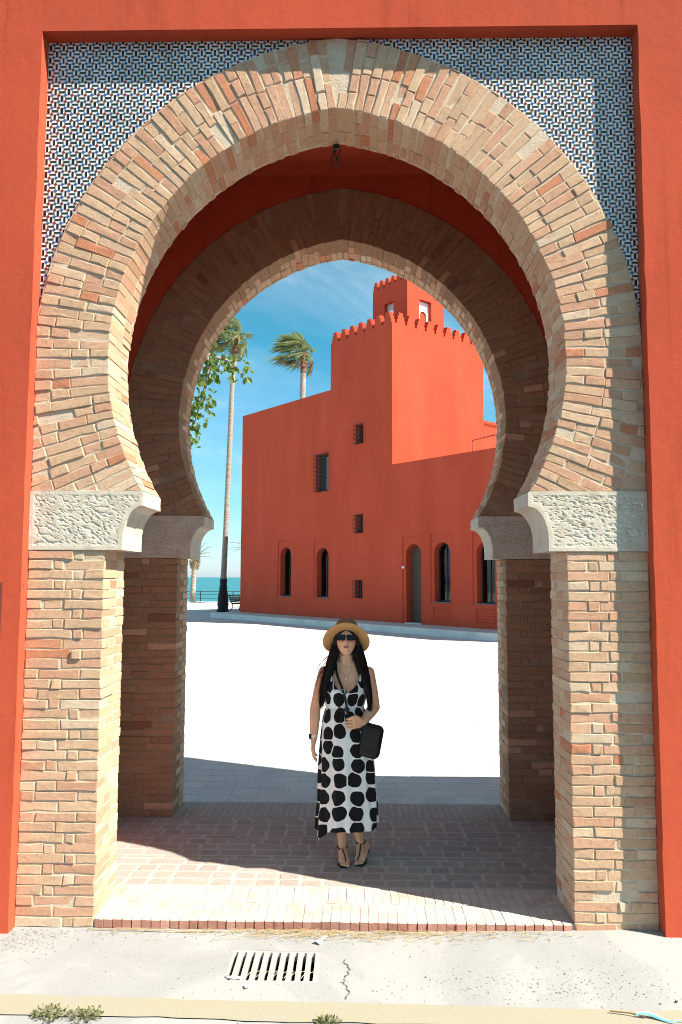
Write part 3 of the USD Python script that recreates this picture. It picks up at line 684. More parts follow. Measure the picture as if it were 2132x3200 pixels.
for (a, b, c, d) in GRIL:
    w = pobj('grille_window', MB().box((a + .002, .26, c + .002), (b - .002, .30, d - .002)).get(), DARK)
    if d - c > 1.2: pobj('shutter', MB().box(((a + b) / 2 + .03, .2, c + .05), (b - .06, .255, d - .12)).get(), plain('grey_shutter', (0.12, 0.14, 0.17), .5), w)
    g = MB(); nv, nh = max(2, int((b - a) / .16)), max(3, int((d - c) / .17)); y = -.11
    for i in range(nv + 1):
        s = a - .01 + (b - a + .02) * i / nv; g.tube([(s, y, c + .02), (s, y, d - .02)], .011, 5)
    for j in range(nh + 1):
        z = c + .02 + (d - c - .04) * j / nh; g.tube([(a - .01, .05, z), (a - .01, y, z), (b + .01, y, z), (b + .01, .05, z)], .011, 5)
    pobj('iron_grille', g.get(), IRON, w)
for s in (13.05, 15.08):
    for j in range(4): pobj('vent_slat', MB().box((s + .02, .012, .45 + j * .11), (s + .83, .032, .53 + j * .11)).get(), RED2)
pobj('antenna', MB().tube([(6.72, .25, 9.95), (6.72, .25, 10.75)], .02, 6).get(), WHITE)
hr = MB().tube([(14.3, .8, 6.3), (14.3, .8, 6.95), (15.2, .8, 7.0), (17.5, .8, 7.0), (17.5, .8, 6.3)], .022, 6); hr.tube([(16, .8, 6.3), (16, .8, 7.0)], .02, 6)
pobj('handrail', hr.get(), plain('rust_red_rail', (0.25, 0.05, 0.03), .6))
# the stone step round the palace
st = MB().box((-.45, -1.50, -.3), (21.5, -.002, .235))
obj('palace_step', W(st.get()), mottled('step_stone', [(0.40, 0.385, 0.36), (0.5, 0.485, 0.46), (0.56, 0.54, 0.52)], scale=1.5, bump=.4), kind='structure', label='low pale stone step along the foot of the palace wall')

# ------------------------------------------------------------------ palms
BARK = mottled('palm_bark', [(0.14, 0.11, 0.085), (0.29, 0.245, 0.20), (0.37, 0.325, 0.27)], scale=2.5, stretch=(1, 1, 6), bump=.8, bscale=14, bdist=.03)
BARKR = mottled('brown_palm_boots', [(0.13, 0.06, 0.035), (0.22, 0.11, 0.06)], scale=5, bump=.8, bscale=14, bdist=.03)
TAR = plain('black_trunk_coating', (0.012, 0.012, 0.012), .7)
def leaf_mat(name, a, b, t):
    return mat(name, {'g': ('geometry', {}), 'r': ('rgb_ramp', {'ramp': [(0, a), (1, b)]}), 'd': ('principled_bsdf', {'roughness': .5, 'specular_ior_level': .35}), 't': ('translucent_bsdf', {}), 'm': ('mix_closure', {'fac': t})},
               [('g.random_per_island', 'r.fac'), ('r.color', 'd.base_color'), ('r.color', 't.color'), ('d.BSDF', 'm.closure1'), ('t.BSDF', 'm.closure2')], surface='m.closure')
LEAF_P = leaf_mat('palm_leaf', (0.27, 0.315, 0.145), (0.50, 0.52, 0.32), .45)
LEAF_D = leaf_mat('dry_palm_leaf', (0.20, 0.16, 0.07), (0.3, 0.25, 0.13), .3)
LEAF_G = leaf_mat('broad_leaf', (0.13, 0.20, 0.04), (0.33, 0.38, 0.12), .5)
def fan_leaf(base, d, up_, plen, size, n=22, wind=np.array([-1, 0, -.15]), wk=.5, r=nrg):
    """a fan of narrow segments at the end of a stalk"""
    d = d / np.linalg.norm(d); tip = base + d * plen + np.array([0, 0, -.12 * plen]) + wind * wk * plen * .25
    side = np.cross(d, up_); side /= np.linalg.norm(side) + 1e-9
    mb = MB().tube([base, base + d * plen * .5 + np.array([0, 0, .03]), tip], [.03, .022, .014], 4)
    fd = tip - base; fd = fd / np.linalg.norm(fd) + wind * wk * .6; fd /= np.linalg.norm(fd)
    for i in range(n):
        a = (i / (n - 1) - .5) * math.radians(230)
        q = fd * math.cos(a) + side * math.sin(a) + wind * wk * .7; q /= np.linalg.norm(q)
        L = size * (1 - .25 * abs(a) / 2) * r.uniform(.85, 1.1)
        w = np.cross(q, up_ + r.normal(0, .3, 3)); w /= np.linalg.norm(w) + 1e-9; w *= size * .042
        droop = np.array([0, 0, -1]) * L * r.uniform(.05, .3) + wind * L * wk * r.uniform(.1, .5)
        p1 = tip + q * L * .55 + droop * .18; p2 = tip + q * L + droop
        mb.add([tip, p1 - w, p2, p1 + w], [(0, 1, 2), (0, 2, 3)])
    return mb.get()
def fan_palm(label, path, rad, nleaf, size, seed, tar=0.0, wk=.8, booth=1.3, bias=0):
    r = np.random.default_rng(seed)
    path = np.asarray(path, float); base = path[0].copy()
    t = thing('palm_tree', label, 'palm tree', base)
    ts = np.linspace(0, 1, 40); seg = np.linspace(0, 1, len(path))
    P = np.stack([np.interp(ts, seg, path[:, k]) for k in range(3)], 1)
    R = np.interp(ts, np.linspace(0, 1, len(rad)), rad) * (1 + .05 * r.normal(size=40))
    obj('trunk', tube(P, R, 12), BARK, t, off=base, smooth=40)
    top = P[-1]
    if tar:
        k = P[:, 2] - base[2] < tar + .2
        Q = P[k].copy(); Q[-1, 2] = base[2] + tar
        obj('black_base', tube(Q, R[k] + .012, 12), TAR, t, off=base, smooth=40, label='black painted foot of the trunk')
    dn = P[-1] - P[-4]; dn /= np.linalg.norm(dn)
    obj('boots', tube([top - dn * booth, top - dn * booth * .5, top + dn * .1], [R[-1] * 1.12, R[-1] * 1.3, R[-1] * 1.1], 10), BARKR, t, off=base, smooth=40)
    for i in range(nleaf):
        az = 2.399 * i + r.uniform(-.2, .2); el = math.radians(80 - 125 * (i / nleaf) + r.uniform(-10, 10))
        d = np.array([math.cos(az) * math.cos(el) + bias, math.sin(az) * math.cos(el), math.sin(el)])
        g = fan_leaf(top + np.array([0, 0, .1]), d, np.array([0, 0, 1.0]), size * r.uniform(.6, .95), size * r.uniform(.75, 1.05), n=20, wk=wk, r=r)
        obj('leaf', g, LEAF_P if i < nleaf * .85 else LEAF_D, t, off=base)
    return t
fan_palm('very tall slender palm with black painted foot beside the palace corner', [(-7.56, 43.71, 0), (-7.55, 43.71, 1.9), (-7.34, 43.71, 8.85), (-7.22, 43.71, 13.44), (-6.98, 43.71, 15.9)],
         [.33, .29, .175, .16, .15, .145, .14, .14, .135, .13], 26, 1.05, 3, tar=1.9, bias=-.35)
fan_palm('windblown palm rising from behind the palace roof', [(-4.05, 55, 0), (-4.02, 55, 10), (-3.95, 55, 15), (-3.88, 55, 18.3)], [.3, .24, .22, .2], 24, 1.35, 7, booth=1.5, bias=-.35)
def pinnate(base, d, L, r, droop=.35, n=26, wid=.42, wind=np.array([-.25, 0, 0])):
    d = d / np.linalg.norm(d); mb = MB(); pts = []
    for i in range(9):
        s = i / 8; pts.append(base + d * L * s + np.array([0, 0, -droop * L * s * s]) + wind * L * s * s * .5)
    pts = np.array(pts); mb.tube(pts, np.linspace(.022, .006, 9), 4)
    for i in range(n):
        s = .15 + .85 * i / n; p = np.array([np.interp(s * 8, range(9), pts[:, k]) for k in range(3)])
        tg = pts[min(8, int(s * 8) + 1)] - pts[int(s * 8 - 1e-6)]; tg /= np.linalg.norm(tg)
        sd = np.cross(tg, [0, 0, 1]); sd /= np.linalg.norm(sd) + 1e-9
        for sg in (-1, 1):
            q = sd * sg * .8 + tg * .7 + np.array([0, 0, -.15 + r.uniform(-.2, .2)]) + wind * .4; q /= np.linalg.norm(q)
            l = wid * (1 - .5 * s) * r.uniform(.8, 1.1); w = tg * .018
            mb.add([p - w, p + q * l, p + w], [(0, 1, 2)])
    return mb.get()
def date_palm(label, base, hgt, rad, nleaf, L, seed, bulb=True, up0=85):
    r = np.random.default_rng(seed); base = np.array(base, float)
    t = thing('palm_tree', label, 'palm tree', base)
    P = np.array([base, base + (.02, 0, hgt * .5), base + (.1, 0, hgt)])
    zz = np.linspace(0, 1, 30); Q = np.stack([np.interp(zz, [0, .5, 1], P[:, k]) for k in range(3)], 1)
    obj('trunk', tube(Q, rad * (1.15 - .2 * zz + .07 * np.sin(zz * 60)), 10), BARK, t, off=base, smooth=40)
    top = Q[-1]
    if bulb:
        m = MB()
        for i in range(60):
            a = 2.399 * i; z = -.55 + 1.0 * i / 60; rr = rad * (1.6 - abs(z + .05) * 1.1)
            p = top + np.array([math.cos(a) * rr, math.sin(a) * rr, z]); o = np.array([math.cos(a), math.sin(a), .8]) * .16
            m.tube([p - o * .6, p + o], [.06, .025], 4)
        obj('leaf_bases', m.get(), mottled('cut_leaf_bases', [(0.2, 0.13, 0.07), (0.36, 0.27, 0.17)], scale=6), t, off=base)
    for i in range(nleaf):
        az = 2.399 * i; el = math.radians(up0 - (up0 - 8) * i / nleaf)
        d = np.array([math.cos(az) * math.cos(el), math.sin(az) * math.cos(el), math.sin(el)])
        obj('leaf', pinnate(top + np.array([0, 0, .35]), d, L * r.uniform(.8, 1.1), r), LEAF_P if r.random() < .7 else LEAF_D, t, off=base)
date_palm('short palm with knobbly trunk by the seafront railing', (-12.78, 60.2, 0), 3.1, .2, 24, 2.3, 5, up0=88)
date_palm('green palm partly hidden behind the left palace corner', (-8.05, 58.0, 0), 3.7, .2, 22, 1.9, 9, bulb=False, up0=70)

# ------------------------------------------------------------------ broad-leaved tree whose hanging branches show left of the opening
def broad_tree():
    r = np.random.default_rng(21); base = np.array([-6.6, 14.6, 0.0])
    t = thing('leafy_tree', 'broad-leaved tree with hanging branches left of the rear arch', 'tree', base)
    fork = base + (.3, 0, 3.6)
    obj('trunk', tube([base, base + (.1, 0, 1.8), fork], [.24, .19, .16], 12), BARK, t, off=base, smooth=40)
    limbs = [[fork, (-5.0, 14.2, 6.3), (-3.9, 14.0, 7.2), (-3.05, 14.0, 6.7), (-2.75, 14.0, 6.0), (-2.85, 14.0, 5.3), (-3.02, 14.0, 4.75)],
             [fork, (-5.2, 13.8, 6.0), (-4.1, 13.9, 6.9), (-3.2, 13.9, 6.5), (-3.0, 13.9, 5.7), (-3.12, 13.9, 5.0), (-3.2, 13.9, 4.4)],
             [fork, (-4.9, 14.4, 6.2), (-3.6, 14.2, 6.35), (-2.85, 14.1, 6.15), (-2.35, 14.1, 5.95), (-2.03, 14.1, 5.62)],
             [fork, (-6.8, 14.4, 5.4), (-7.4, 14.2, 6.8)], [fork, (-6.2, 15.2, 5.6), (-5.8, 15.8, 7.2)], [fork, (-6.6, 13.6, 5.5), (-6.9, 12.9, 6.8)], [fork, (-5.4, 14.9, 6.2), (-4.4, 15.3, 7.6)]]
    leaves = MB()
    def leafat(p, s, hang):
        d = r.normal(0, 1, 3); d[2] = -abs(d[2]) * hang - .3 * hang; d /= np.linalg.norm(d)
        u = np.cross(d, r.normal(0, 1, 3)); u /= np.linalg.norm(u); nn = np.cross(d, u)
        w, L = s * .36, s
        leaves.add([p, p + d * L * .35 + u * w + nn * w * .3, p + d * L * .75 + u * w * .7 + nn * .02, p + d * L, p + d * L * .75 - u * w * .7 + nn * .02, p + d * L * .35 - u * w + nn * w * .3, p + d * L * .5],
                   [(0, 1, 6), (1, 2, 6), (2, 3, 6), (3, 4, 6), (4, 5, 6), (5, 0, 6)])
    for i, lb in enumerate(limbs):
        lb = np.array([np.asarray(q, float) for q in lb])
        ts = np.linspace(0, 1, 24); sg = np.linspace(0, 1, len(lb))
        P = np.stack([np.interp(ts, sg, lb[:, k]) for k in range(3)], 1); P[1:-1] = (P[:-2] + P[1:-1] * 2 + P[2:]) / 4
        P += r.normal(0, .012, P.shape)
        obj('branch', tube(P, np.linspace(.10, .008, 24), 6), BARK, t, off=base, smooth=40)
        nl = 420 if i < 2 else 200 if i < 3 else 220
        for k in range(nl):
            s = r.uniform(.35, 1.0) if i < 3 else r.uniform(.45, 1.05)
            q = np.array([np.interp(min(s, 1), ts, P[:, kk]) for kk in range(3)])
            sp = .12 if i < 3 else .5
            if i < 3 and math.sin(s * 46 + i * 2) < -.25: continue
            leafat(q + r.normal(0, sp, 3) * (1, .8, 1), r.uniform(.09, .17), 1.0 if i < 3 else .4)
    obj('crown', leaves.get(), LEAF_G, t, off=base, kind='stuff')
broad_tree()

# ------------------------------------------------------------------ bench and seafront railing
BW = plain('bench_wood', (0.13, 0.075, 0.04), .6)
b = thing('bench', 'wooden slatted bench with iron ends beside the palace corner', 'bench', (-6.85, 45.5, 0), 78)
for sx in (-.75, .75):
    e = MB().tube([(sx, -.28, 0), (sx, -.22, .22), (sx, -.3, .42), (sx, .22, .40), (sx, .30, .62), (sx, .40, .92)], .028, 6)
    e.tube([(sx, .34, 0), (sx, .16, .22), (sx, .22, .40)], .028, 6).tube([(sx, -.22, .22), (sx, .16, .22)], .02, 6)
    e.tube([(sx, -.3, .42), (sx, -.26, .62), (sx, .28, .62)], .022, 6)
    obj('iron_end', e.get(), IRON, b)
for k in range(5): obj('seat_slat', MB().box((-.9, -.30 + k * .11, .43), (.9, -.21 + k * .11, .465)).get(), BW, b)
for k in range(4):
    v, f = MB().box((-.9, -.012, -.04), (.9, .012, .04)).get(); v = v + (0, .28 + .034 * k, .53 + k * .115); obj('back_slat', (v, f), BW, b)
rl = thing('seafront_railing', 'thin dark metal railing along the seafront', 'railing', (0, 61.3, 0))
for x in np.arange(-28, 6, 2.6): obj('post', MB().box((x - .03, -.03, 0), (x + .03, .03, .82)).get(), IRON, rl)
for z in (.28, .55, .82): obj('rail', MB().tube([(-28, 0, z), (6, 0, z)], .022 if z < .8 else .03, 6).get(), IRON, rl)

# ------------------------------------------------------------------ small things on the street
dg = thing('storm_drain', 'slotted storm drain grate sunk in the pale street', 'drain', (0, 0, 0))
GRATE = mottled('dusty_grate', [(0.30, 0.29, 0.275), (0.36, 0.35, 0.33)], scale=12, bump=.5)
fr = sbox(GX0 - .001, GY0 - .001, GX1 + .001, GY1 + .001)
for k in range(10):
    x = GX0 + .014 + k * (GX1 - GX0 - .018) / 9.9
    fr = fr.difference(LineString([(x + .006, GY0 + .022), (x + .006, GY1 - .024)]).buffer(.0098))
g = slab(fr, ZROAD - .045, ZROAD + .001); obj('grate', g, GRATE, dg)
obj('gully', MB().box((GX0, GY0, -.55), (GX1, GY1, -.53)).box((GX0 - .02, GY0, -.53), (GX0 - .001, GY1, -.06)).box((GX1 + .001, GY0, -.53), (GX1 + .02, GY1, -.06)).box((GX0, GY0 - .02, -.53), (GX1, GY0 - .001, -.06)).box((GX0, GY1 + .001, -.53), (GX1, GY1 + .02, -.06)).get(), DARK, dg)
# crack in the concrete: a jagged shallow groove filled with dirt
cr = MB(); yy = np.linspace(3.84, 4.22, 26); xx = -.045 + .012 * np.sin(yy * 31) + nrg.normal(0, .006, 26)
wd = .0015 + .0035 * nrg.random(26)
V = np.vstack([np.c_[xx - wd, yy, road_z(xx, yy) + .0035], np.c_[xx + wd, yy, road_z(xx, yy) + .0035]])
obj('dirt_crack', cr.add(V, [(i, 26 + i, 27 + i, i + 1) for i in range(25)]).get(), mottled('crack_dirt', [(0.03, 0.028, 0.025), (0.2, 0.18, 0.16)], scale=45), label='jagged dark crack in the concrete right of the drain', cat='crack')
def pebble(r, s):
    m = trimesh.creation.icosphere(0, s); v = m.vertices * r.uniform(.6, 1.2, 3) + r.normal(0, s * .14, m.vertices.shape); v[:, 2] *= .6; return v, m.faces
gr_ = np.random.default_rng(5); gv = MB()
for k in range(1500):
    u = gr_.random()
    if u < .3: x, y = -1.95 + abs(gr_.normal(0, .28)), 4.53 - abs(gr_.normal(0, .13))
    elif u < .62: x, y = gr_.normal(.95, .42), gr_.normal(3.98, .10)
    elif u < .8: x, y = gr_.uniform(-1.4, 1.2), 4.53 - abs(gr_.normal(0, .05))
    else: x, y = gr_.uniform(-1.9, 1.9), gr_.uniform(3.55, 4.5)
    if GX0 - .02 < x < GX1 + .02 and GY0 - .02 < y < GY1 + .02: continue
    if y > 4.54: continue
    v, f = pebble(gr_, abs(gr_.normal(0, .0022)) + .001); gv.add(v + (x, y, float(road_z(np.array([x]), np.array([y]))[0]) + .001), f)
obj('gravel', gv.get(), mat('gravel_stone', {'g': ('geometry', {}), 'r': ('rgb_ramp', {'ramp': [(0, (0.15, 0.145, 0.135)), (.08, (0.30, 0.29, 0.275)), (.3, (0.36, 0.35, 0.335)), (1, (0.42, 0.40, 0.375))]}), 'p': ('principled_bsdf', {'roughness': .9})}, [('g.random_per_island', 'r.fac'), ('r.color', 'p.base_color')]),
    kind='stuff', label='loose grit and small stones scattered over the street', cat='gravel')
sv = MB()
for k in range(520):
    u = gr_.random()
    x = gr_.normal(-.28, .26) if u < .55 else gr_.normal(.45, .3) if u < .85 else gr_.uniform(-1.45, 1.2)
    y = 4.54 - abs(gr_.normal(0, .055)) - .004
    a = gr_.uniform(0, math.pi) * .5 - .3; L = gr_.uniform(.02, .09); z = float(road_z(np.array([x]), np.array([y]))[0]) + gr_.uniform(.003, .012)
    d = np.array([math.cos(a), math.sin(a) * .5, gr_.normal(0, .06)]) * L / 2
    sv.tube([(x - d[0], y - d[1], z + d[2] * .3), (x, y, z + .004), (x + d[0], y + d[1], z - d[2] * .3)], .0011, 3)
for (x0, x1) in ((-1.52, -.9), (-1.35, -.75), (.1, .5)):
    xs = np.linspace(x0, x1, 12); sv.tube(np.c_[xs, 4.525 - .02 * np.sin((xs - x0) * 4) , ZROAD + .012 + 0.004 * np.sin(xs * 9)], .0025, 4)
obj('dry_grass', sv.get(), mat('straw', {'g': ('geometry', {}), 'r': ('rgb_ramp', {'ramp': [(0, (0.30, 0.22, 0.11)), (1, (0.45, 0.37, 0.22))]}), 'p': ('principled_bsdf', {'roughness': .8})}, [('g.random_per_island', 'r.fac'), ('r.color', 'p.base_color')]),
    kind='stuff', label='dry straw blown against the brick step edge', cat='dry grass')
def scrap(name, label, x, y, w, l, rot, mt, cat):
    m = trimesh.creation.box((w, l, .003)); v, f = trimesh.remesh.subdivide_to_size(m.vertices, m.faces, .02)
    v = v.copy(); v[:, 2] += .012 * np.sin(v[:, 0] * 50) * np.sin(v[:, 1] * 40 + 1)
    c, s = math.cos(rot), math.sin(rot); v = np.c_[v[:, 0] * c - v[:, 1] * s + x, v[:, 0] * s + v[:, 1] * c + y, v[:, 2] + ZROAD + .016]
    obj(name, (v, f), mt, smooth=40, label=label, cat=cat)
scrap('paper_scrap', 'crumpled white paper scrap by the brick step edge', -.19, 4.415, .035, .085, -.5, WHITE, 'paper')
scrap('paper_scrap', 'small white paper scrap in front of the drain', -.53, 3.93, .028, .03, .4, WHITE, 'paper')
# straw and a pale clod caught on the drain
tw_ = MB()
for k in range(12):
    x = GX0 + .1 + k * .028; tw_.tube([(x, GY0 + .02 + .01 * (k % 3), ZROAD + .004), (x + .02, GY0 + .07 + .01 * (k % 2), ZROAD + .009), (x + .045, GY0 + .1, ZROAD + .005)], .0012, 3)
obj('twig', tw_.get(), plain('pale_straw', (0.45, 0.40, 0.30), .8), label='pale stalks lying across the drain slots', cat='dry grass', kind='stuff')
v, f = pebble(gr_, .03); obj('clod', (v * (1.7, .55, .35) + (GX0 + .045, GY0 + .03, ZROAD + .004), f), plain('pale_clod', (0.42, 0.41, 0.38), .9), smooth=True, label='pale clod of dirt on the left corner of the drain', cat='clod')
for (x, y, s, lab) in ((1.07, 4.445, .02, 'small buff stone against the step edge right of the paper'), (1.52, 3.86, .011, 'dark pebble on the pale street at lower right'), (.99, 4.16, .008, 'tiny dark pebble in the middle of the right half of the street')):
    v, f = pebble(gr_, s); obj('stone', (v + (x, y, ZROAD + s * .5), f), plain('stone_%d' % int(s * 1000), (0.36, 0.28, 0.19) if s > .015 else (0.06, 0.055, 0.05), .9), label=lab, cat='stone')
WEED = leaf_mat('weed_leaf', (0.16, 0.17, 0.075), (0.36, 0.33, 0.19), .35)
for (x, y, s, lab) in ((-1.395, 3.665, .085, 'scrubby weed on the yellow line, leftmost of the pair'), (-1.23, 3.655, .08, 'greener scrubby weed on the yellow line, right of its twin'), (-.125, 3.635, .055, 'low pale weed at the bottom middle of the street')):
    w = thing('weed', lab, 'weed', (x, y, ZROAD + .005)); r = np.random.default_rng(int(s * 1000)); m, stm = MB(), MB()
    for k in range(150):
        a, q = r.uniform(0, 6.28), math.sqrt(r.random()); p = np.array([math.cos(a) * q * s, math.sin(a) * q * s * .7, r.uniform(.0, .45) * s * (1.05 - q * .6)])
        d = r.normal(0, 1, 3); d /= np.linalg.norm(d); u = np.cross(d, r.normal(0, 1, 3)); u /= np.linalg.norm(u)
        m.add([p, p + d * .012 + u * .004, p + d * .022, p + d * .012 - u * .004], [(0, 1, 2), (0, 2, 3)])
        if k % 9 == 0: stm.tube([(0, 0, 0), p * .6 + (0, 0, .006), p], .0012, 3)
    obj('foliage', m.get(), WEED, w); obj('stem', stm.get(), plain('weed_stem%d' % int(s * 1000), (0.2, 0.17, 0.08), .8), w)
# the blue and white tape with its stick at the lower right
tp = thing('tape_strip', 'torn blue and white plastic tape lying on the yellow line', 'tape', (1.22, 3.76, ZROAD + .012))
xs = np.linspace(0, .23, 16)
for k, (mt_, o) in enumerate(((plain('blue_tape', (0.10, 0.38, 0.55), .35), 0), (plain('pale_tape', (0.6, 0.7, 0.72), .35), .012))):
    V = np.vstack([np.c_[xs + .06, -.04 - .25 * (xs + .03) + .01 * np.sin(xs * 30 + k) + o, .004 + .006 * np.sin(xs * 40 + k)], np.c_[xs + .06, -.032 - .25 * (xs + .03) + .012 * np.sin(xs * 28) + o, .008 + .006 * np.sin(xs * 35)]])
    obj('tape_ribbon', MB().add(V, [(i, i + 1, 17 + i, 16 + i) for i in range(15)]).get(), mt_, tp)
obj('stick', MB().tube([(-.05, -.012, .004), (.03, -.028, .006), (.10, -.052, .004)], .0035, 5).get(), plain('brown_stick', (0.16, 0.10, 0.04), .6), tp)
# hatch at the left edge, wires under the arch crown
obj('wall_hatch', MB().box((-2.40, YF - .012, 1.60), (-2.062, YF - .0005, 1.915)).box((-2.36, YF - .018, 1.63), (-2.09, YF - .011, 1.885)).get(), plain('dark_red_hatch', (0.16, 0.03, 0.02), .6), label='dark red flush hatch on the gateway wall at the left edge', cat='hatch')
cb = thing('hanging_wires', 'dark loose wires hanging under the crown of the front arch', 'wires', (-.15, 4.95, 4.86))
for k, (dx, l) in enumerate(((0, .15), (.012, .12), (-.012, .14), (.02, .145))):
    z = np.linspace(0, -l, 9); obj('wire', MB().tube(np.c_[dx + .014 * np.sin(z * 40 + k), .03 * np.sin(z * 9 + k), z], .004, 5).get(), IRON, cb)
obj('wire_clip', MB().box((-.012, .0, -.03), (.02, .03, .01)).get(), IRON, cb)
# ------------------------------------------------------------------ the woman under the arch (local axes as the world's; she faces -y)
PO = np.array([-0.067, 5.5, 0.0])
def sph(p, r, n=20):
    return m3.Manifold.sphere(r, n).translate([float(q) for q in p])
def ell(p, r, n=28):
    return m3.Manifold.sphere(1.0, n).scale([float(q) for q in r]).translate([float(q) for q in p])
def hull(*ps): return m3.Manifold.batch_hull([sph(p, r) for p, r in ps])
def chain(*ps): return [hull(ps[i], ps[i + 1]) for i in range(len(ps) - 1)]
def union(L): return m3.Manifold.batch_boolean(L, m3.OpType.Add)
def smoothed(m, length, it):
    m = m.refine_to_length(length).to_mesh()
    t = trimesh.Trimesh(m.vert_properties[:, :3], m.tri_verts, process=True)
    trimesh.smoothing.filter_taubin(t, lamb=.5, nu=.53, iterations=it); return t
def to_man(t):
    return m3.Manifold(m3.Mesh(np.asarray(t.vertices, np.float32), np.asarray(t.faces, np.uint32)))

SKIN = mat('skin', {'g': ('geometry', {}), 'n': ('noise_texture', {'scale': 14.0, 'detail': 4.0}), 'r': ('rgb_ramp', {'ramp': [(0.35, (0.64, 0.335, 0.20)), (0.65, (0.70, 0.38, 0.23))]}),
                    'p': ('principled_bsdf', {'roughness': 0.5, 'specular_ior_level': 0.35, 'subsurface_weight': 0.12, 'subsurface_scale': 0.01})},
           [('g.position', 'n.vector'), ('n.fac', 'r.fac'), ('r.color', 'p.base_color')])
HAIR = mat('dark_hair', {'g': ('geometry', {}), 'r': ('rgb_ramp', {'ramp': [(0, (0.006, 0.005, 0.005)), (1, (0.02, 0.013, 0.01))]}), 'p': ('principled_bsdf', {'roughness': 0.38, 'specular_ior_level': 0.4})}, [('g.random_per_island', 'r.fac'), ('r.color', 'p.base_color')])
DRESS = mat('spotted_cotton', {
    'tc': ('texture_coordinate', {}),
    'wn': ('noise_texture', {'scale': 2.2, 'detail': 1.0}), 'add': ('mix', {'mix_type': 'linear_light', 'fac': 0.06}),
    'v': ('voronoi_texture', {'dimensions': '2D', 'feature': 'f1', 'scale': 1.0, 'randomness': 0.42}),
    've': ('voronoi_texture', {'dimensions': '2D', 'feature': 'distance_to_edge', 'scale': 1.0, 'randomness': 0.42}),
    'a': ('math', {'math_type': 'less_than', 'value2': 0.455}), 'b': ('math', {'math_type': 'greater_than', 'value2': 0.035}), 'c': ('math', {'math_type': 'multiply'}),
    'm': ('mix', {'color1': (0.70, 0.69, 0.67), 'color2': (0.008, 0.008, 0.008)}),
    'p': ('principled_bsdf', {'roughness': 0.85, 'specular_ior_level': 0.15, 'sheen_weight': 0.05})},
    [('tc.UV', 'wn.vector'), ('tc.UV', 'add.color1'), ('wn.color', 'add.color2'), ('add.color', 'v.vector'), ('add.color', 've.vector'), ('v.distance', 'a.value1'), ('ve.distance', 'b.value1'), ('a.value', 'c.value1'), ('b.value', 'c.value2'), ('c.value', 'm.fac'), ('m.color', 'p.base_color')])
FELT = mottled('tan_felt', [(0.48, 0.235, 0.08), (0.54, 0.265, 0.095)], scale=20, rough=.9, bump=.2, bscale=200, bdist=.001)
FELTC = mottled('brown_felt', [(0.20, 0.115, 0.055), (0.26, 0.15, 0.075)], scale=20, rough=.9, bump=.2, bscale=200, bdist=.001)
LEATHER = plain('black_leather', (0.006, 0.006, 0.0065), .5, 0, .3)
GLOSS = plain('dark_lens', (0.004, 0.004, 0.004), .3, 0, .25)
GOLD = plain('gold', (0.75, 0.55, 0.25), .25, 1.0)
PEARL = plain('pearl', (0.72, 0.7, 0.64), .3)
PINK = plain('lip_colour', (0.38, 0.12, 0.095), .4)
STRAPW = plain('white_watch_strap', (0.75, 0.75, 0.73), .5)

person = thing('person', 'woman in spotted maxi dress, tan hat and sunglasses, standing cross-legged', 'person', PO)
# --- body
parts = []
A, B = (-.072, .0, .86), (.072, .0, .86)
parts += [hull((A, .088), (B, .088), ((-.052, .0, 1.04), .070), ((.040, .0, 1.04), .070))]
parts += [hull(((-.052, .0, 1.04), .070), ((.040, .0, 1.04), .070), ((-.066, .012, 1.18), .074), ((.060, .012, 1.18), .074))]
parts += [hull(((-.072, .012, 1.18), .078), ((.072, .012, 1.18), .078), ((-.128, .02, 1.287), .042), ((.122, .02, 1.287), .042), ((0, .022, 1.315), .05))]
parts += [hull(((-.128, .02, 1.287), .042), ((.122, .02, 1.287), .042), ((-.035, .03, 1.335), .045), ((.03, .03, 1.335), .045))]
parts += [hull(((-.06, -.045, 1.165), .058), ((-.05, .0, 1.22), .05)), hull(((.052, -.045, 1.165), .058), ((.045, .0, 1.22), .05))]
parts += chain(((0, .03, 1.32), .052), ((-.003, .02, 1.39), .046), ((-.004, .015, 1.44), .047))
RS, RE_, RW = (-.156, .02, 1.278), (-.222, .03, 1.03), (-.230, -.004, .825)
LS, LE_, LW = (.150, .02, 1.278), (.193, .006, 1.045), (.115, -.120, .963)
lerp = lambda a, b, t: tuple(np.array(a) * (1 - t) + np.array(b) * t)
parts += chain((RS, .047), (lerp(RS, RE_, .5), .045), (RE_, .038), (lerp(RE_, RW, .3), .0385), (RW, .0245))
parts += chain((LS, .047), (lerp(LS, LE_, .5), .047), (LE_, .041), (lerp(LE_, LW, .3), .040), (LW, .026))
KR, KL, AR, AL = (-.062, -.03, .46), (.055, -.035, .46), (-.028, .025, .085), (.100, .072, .105)
parts += chain((A, .085), (KR, .052), ((-.052, .03, .32), .050), ((-.034, .02, .18), .036), (AR, .029))
parts += chain((B, .085), (KL, .052), ((.052, .02, .32), .050), ((.072, .035, .21), .038), (AL, .029))
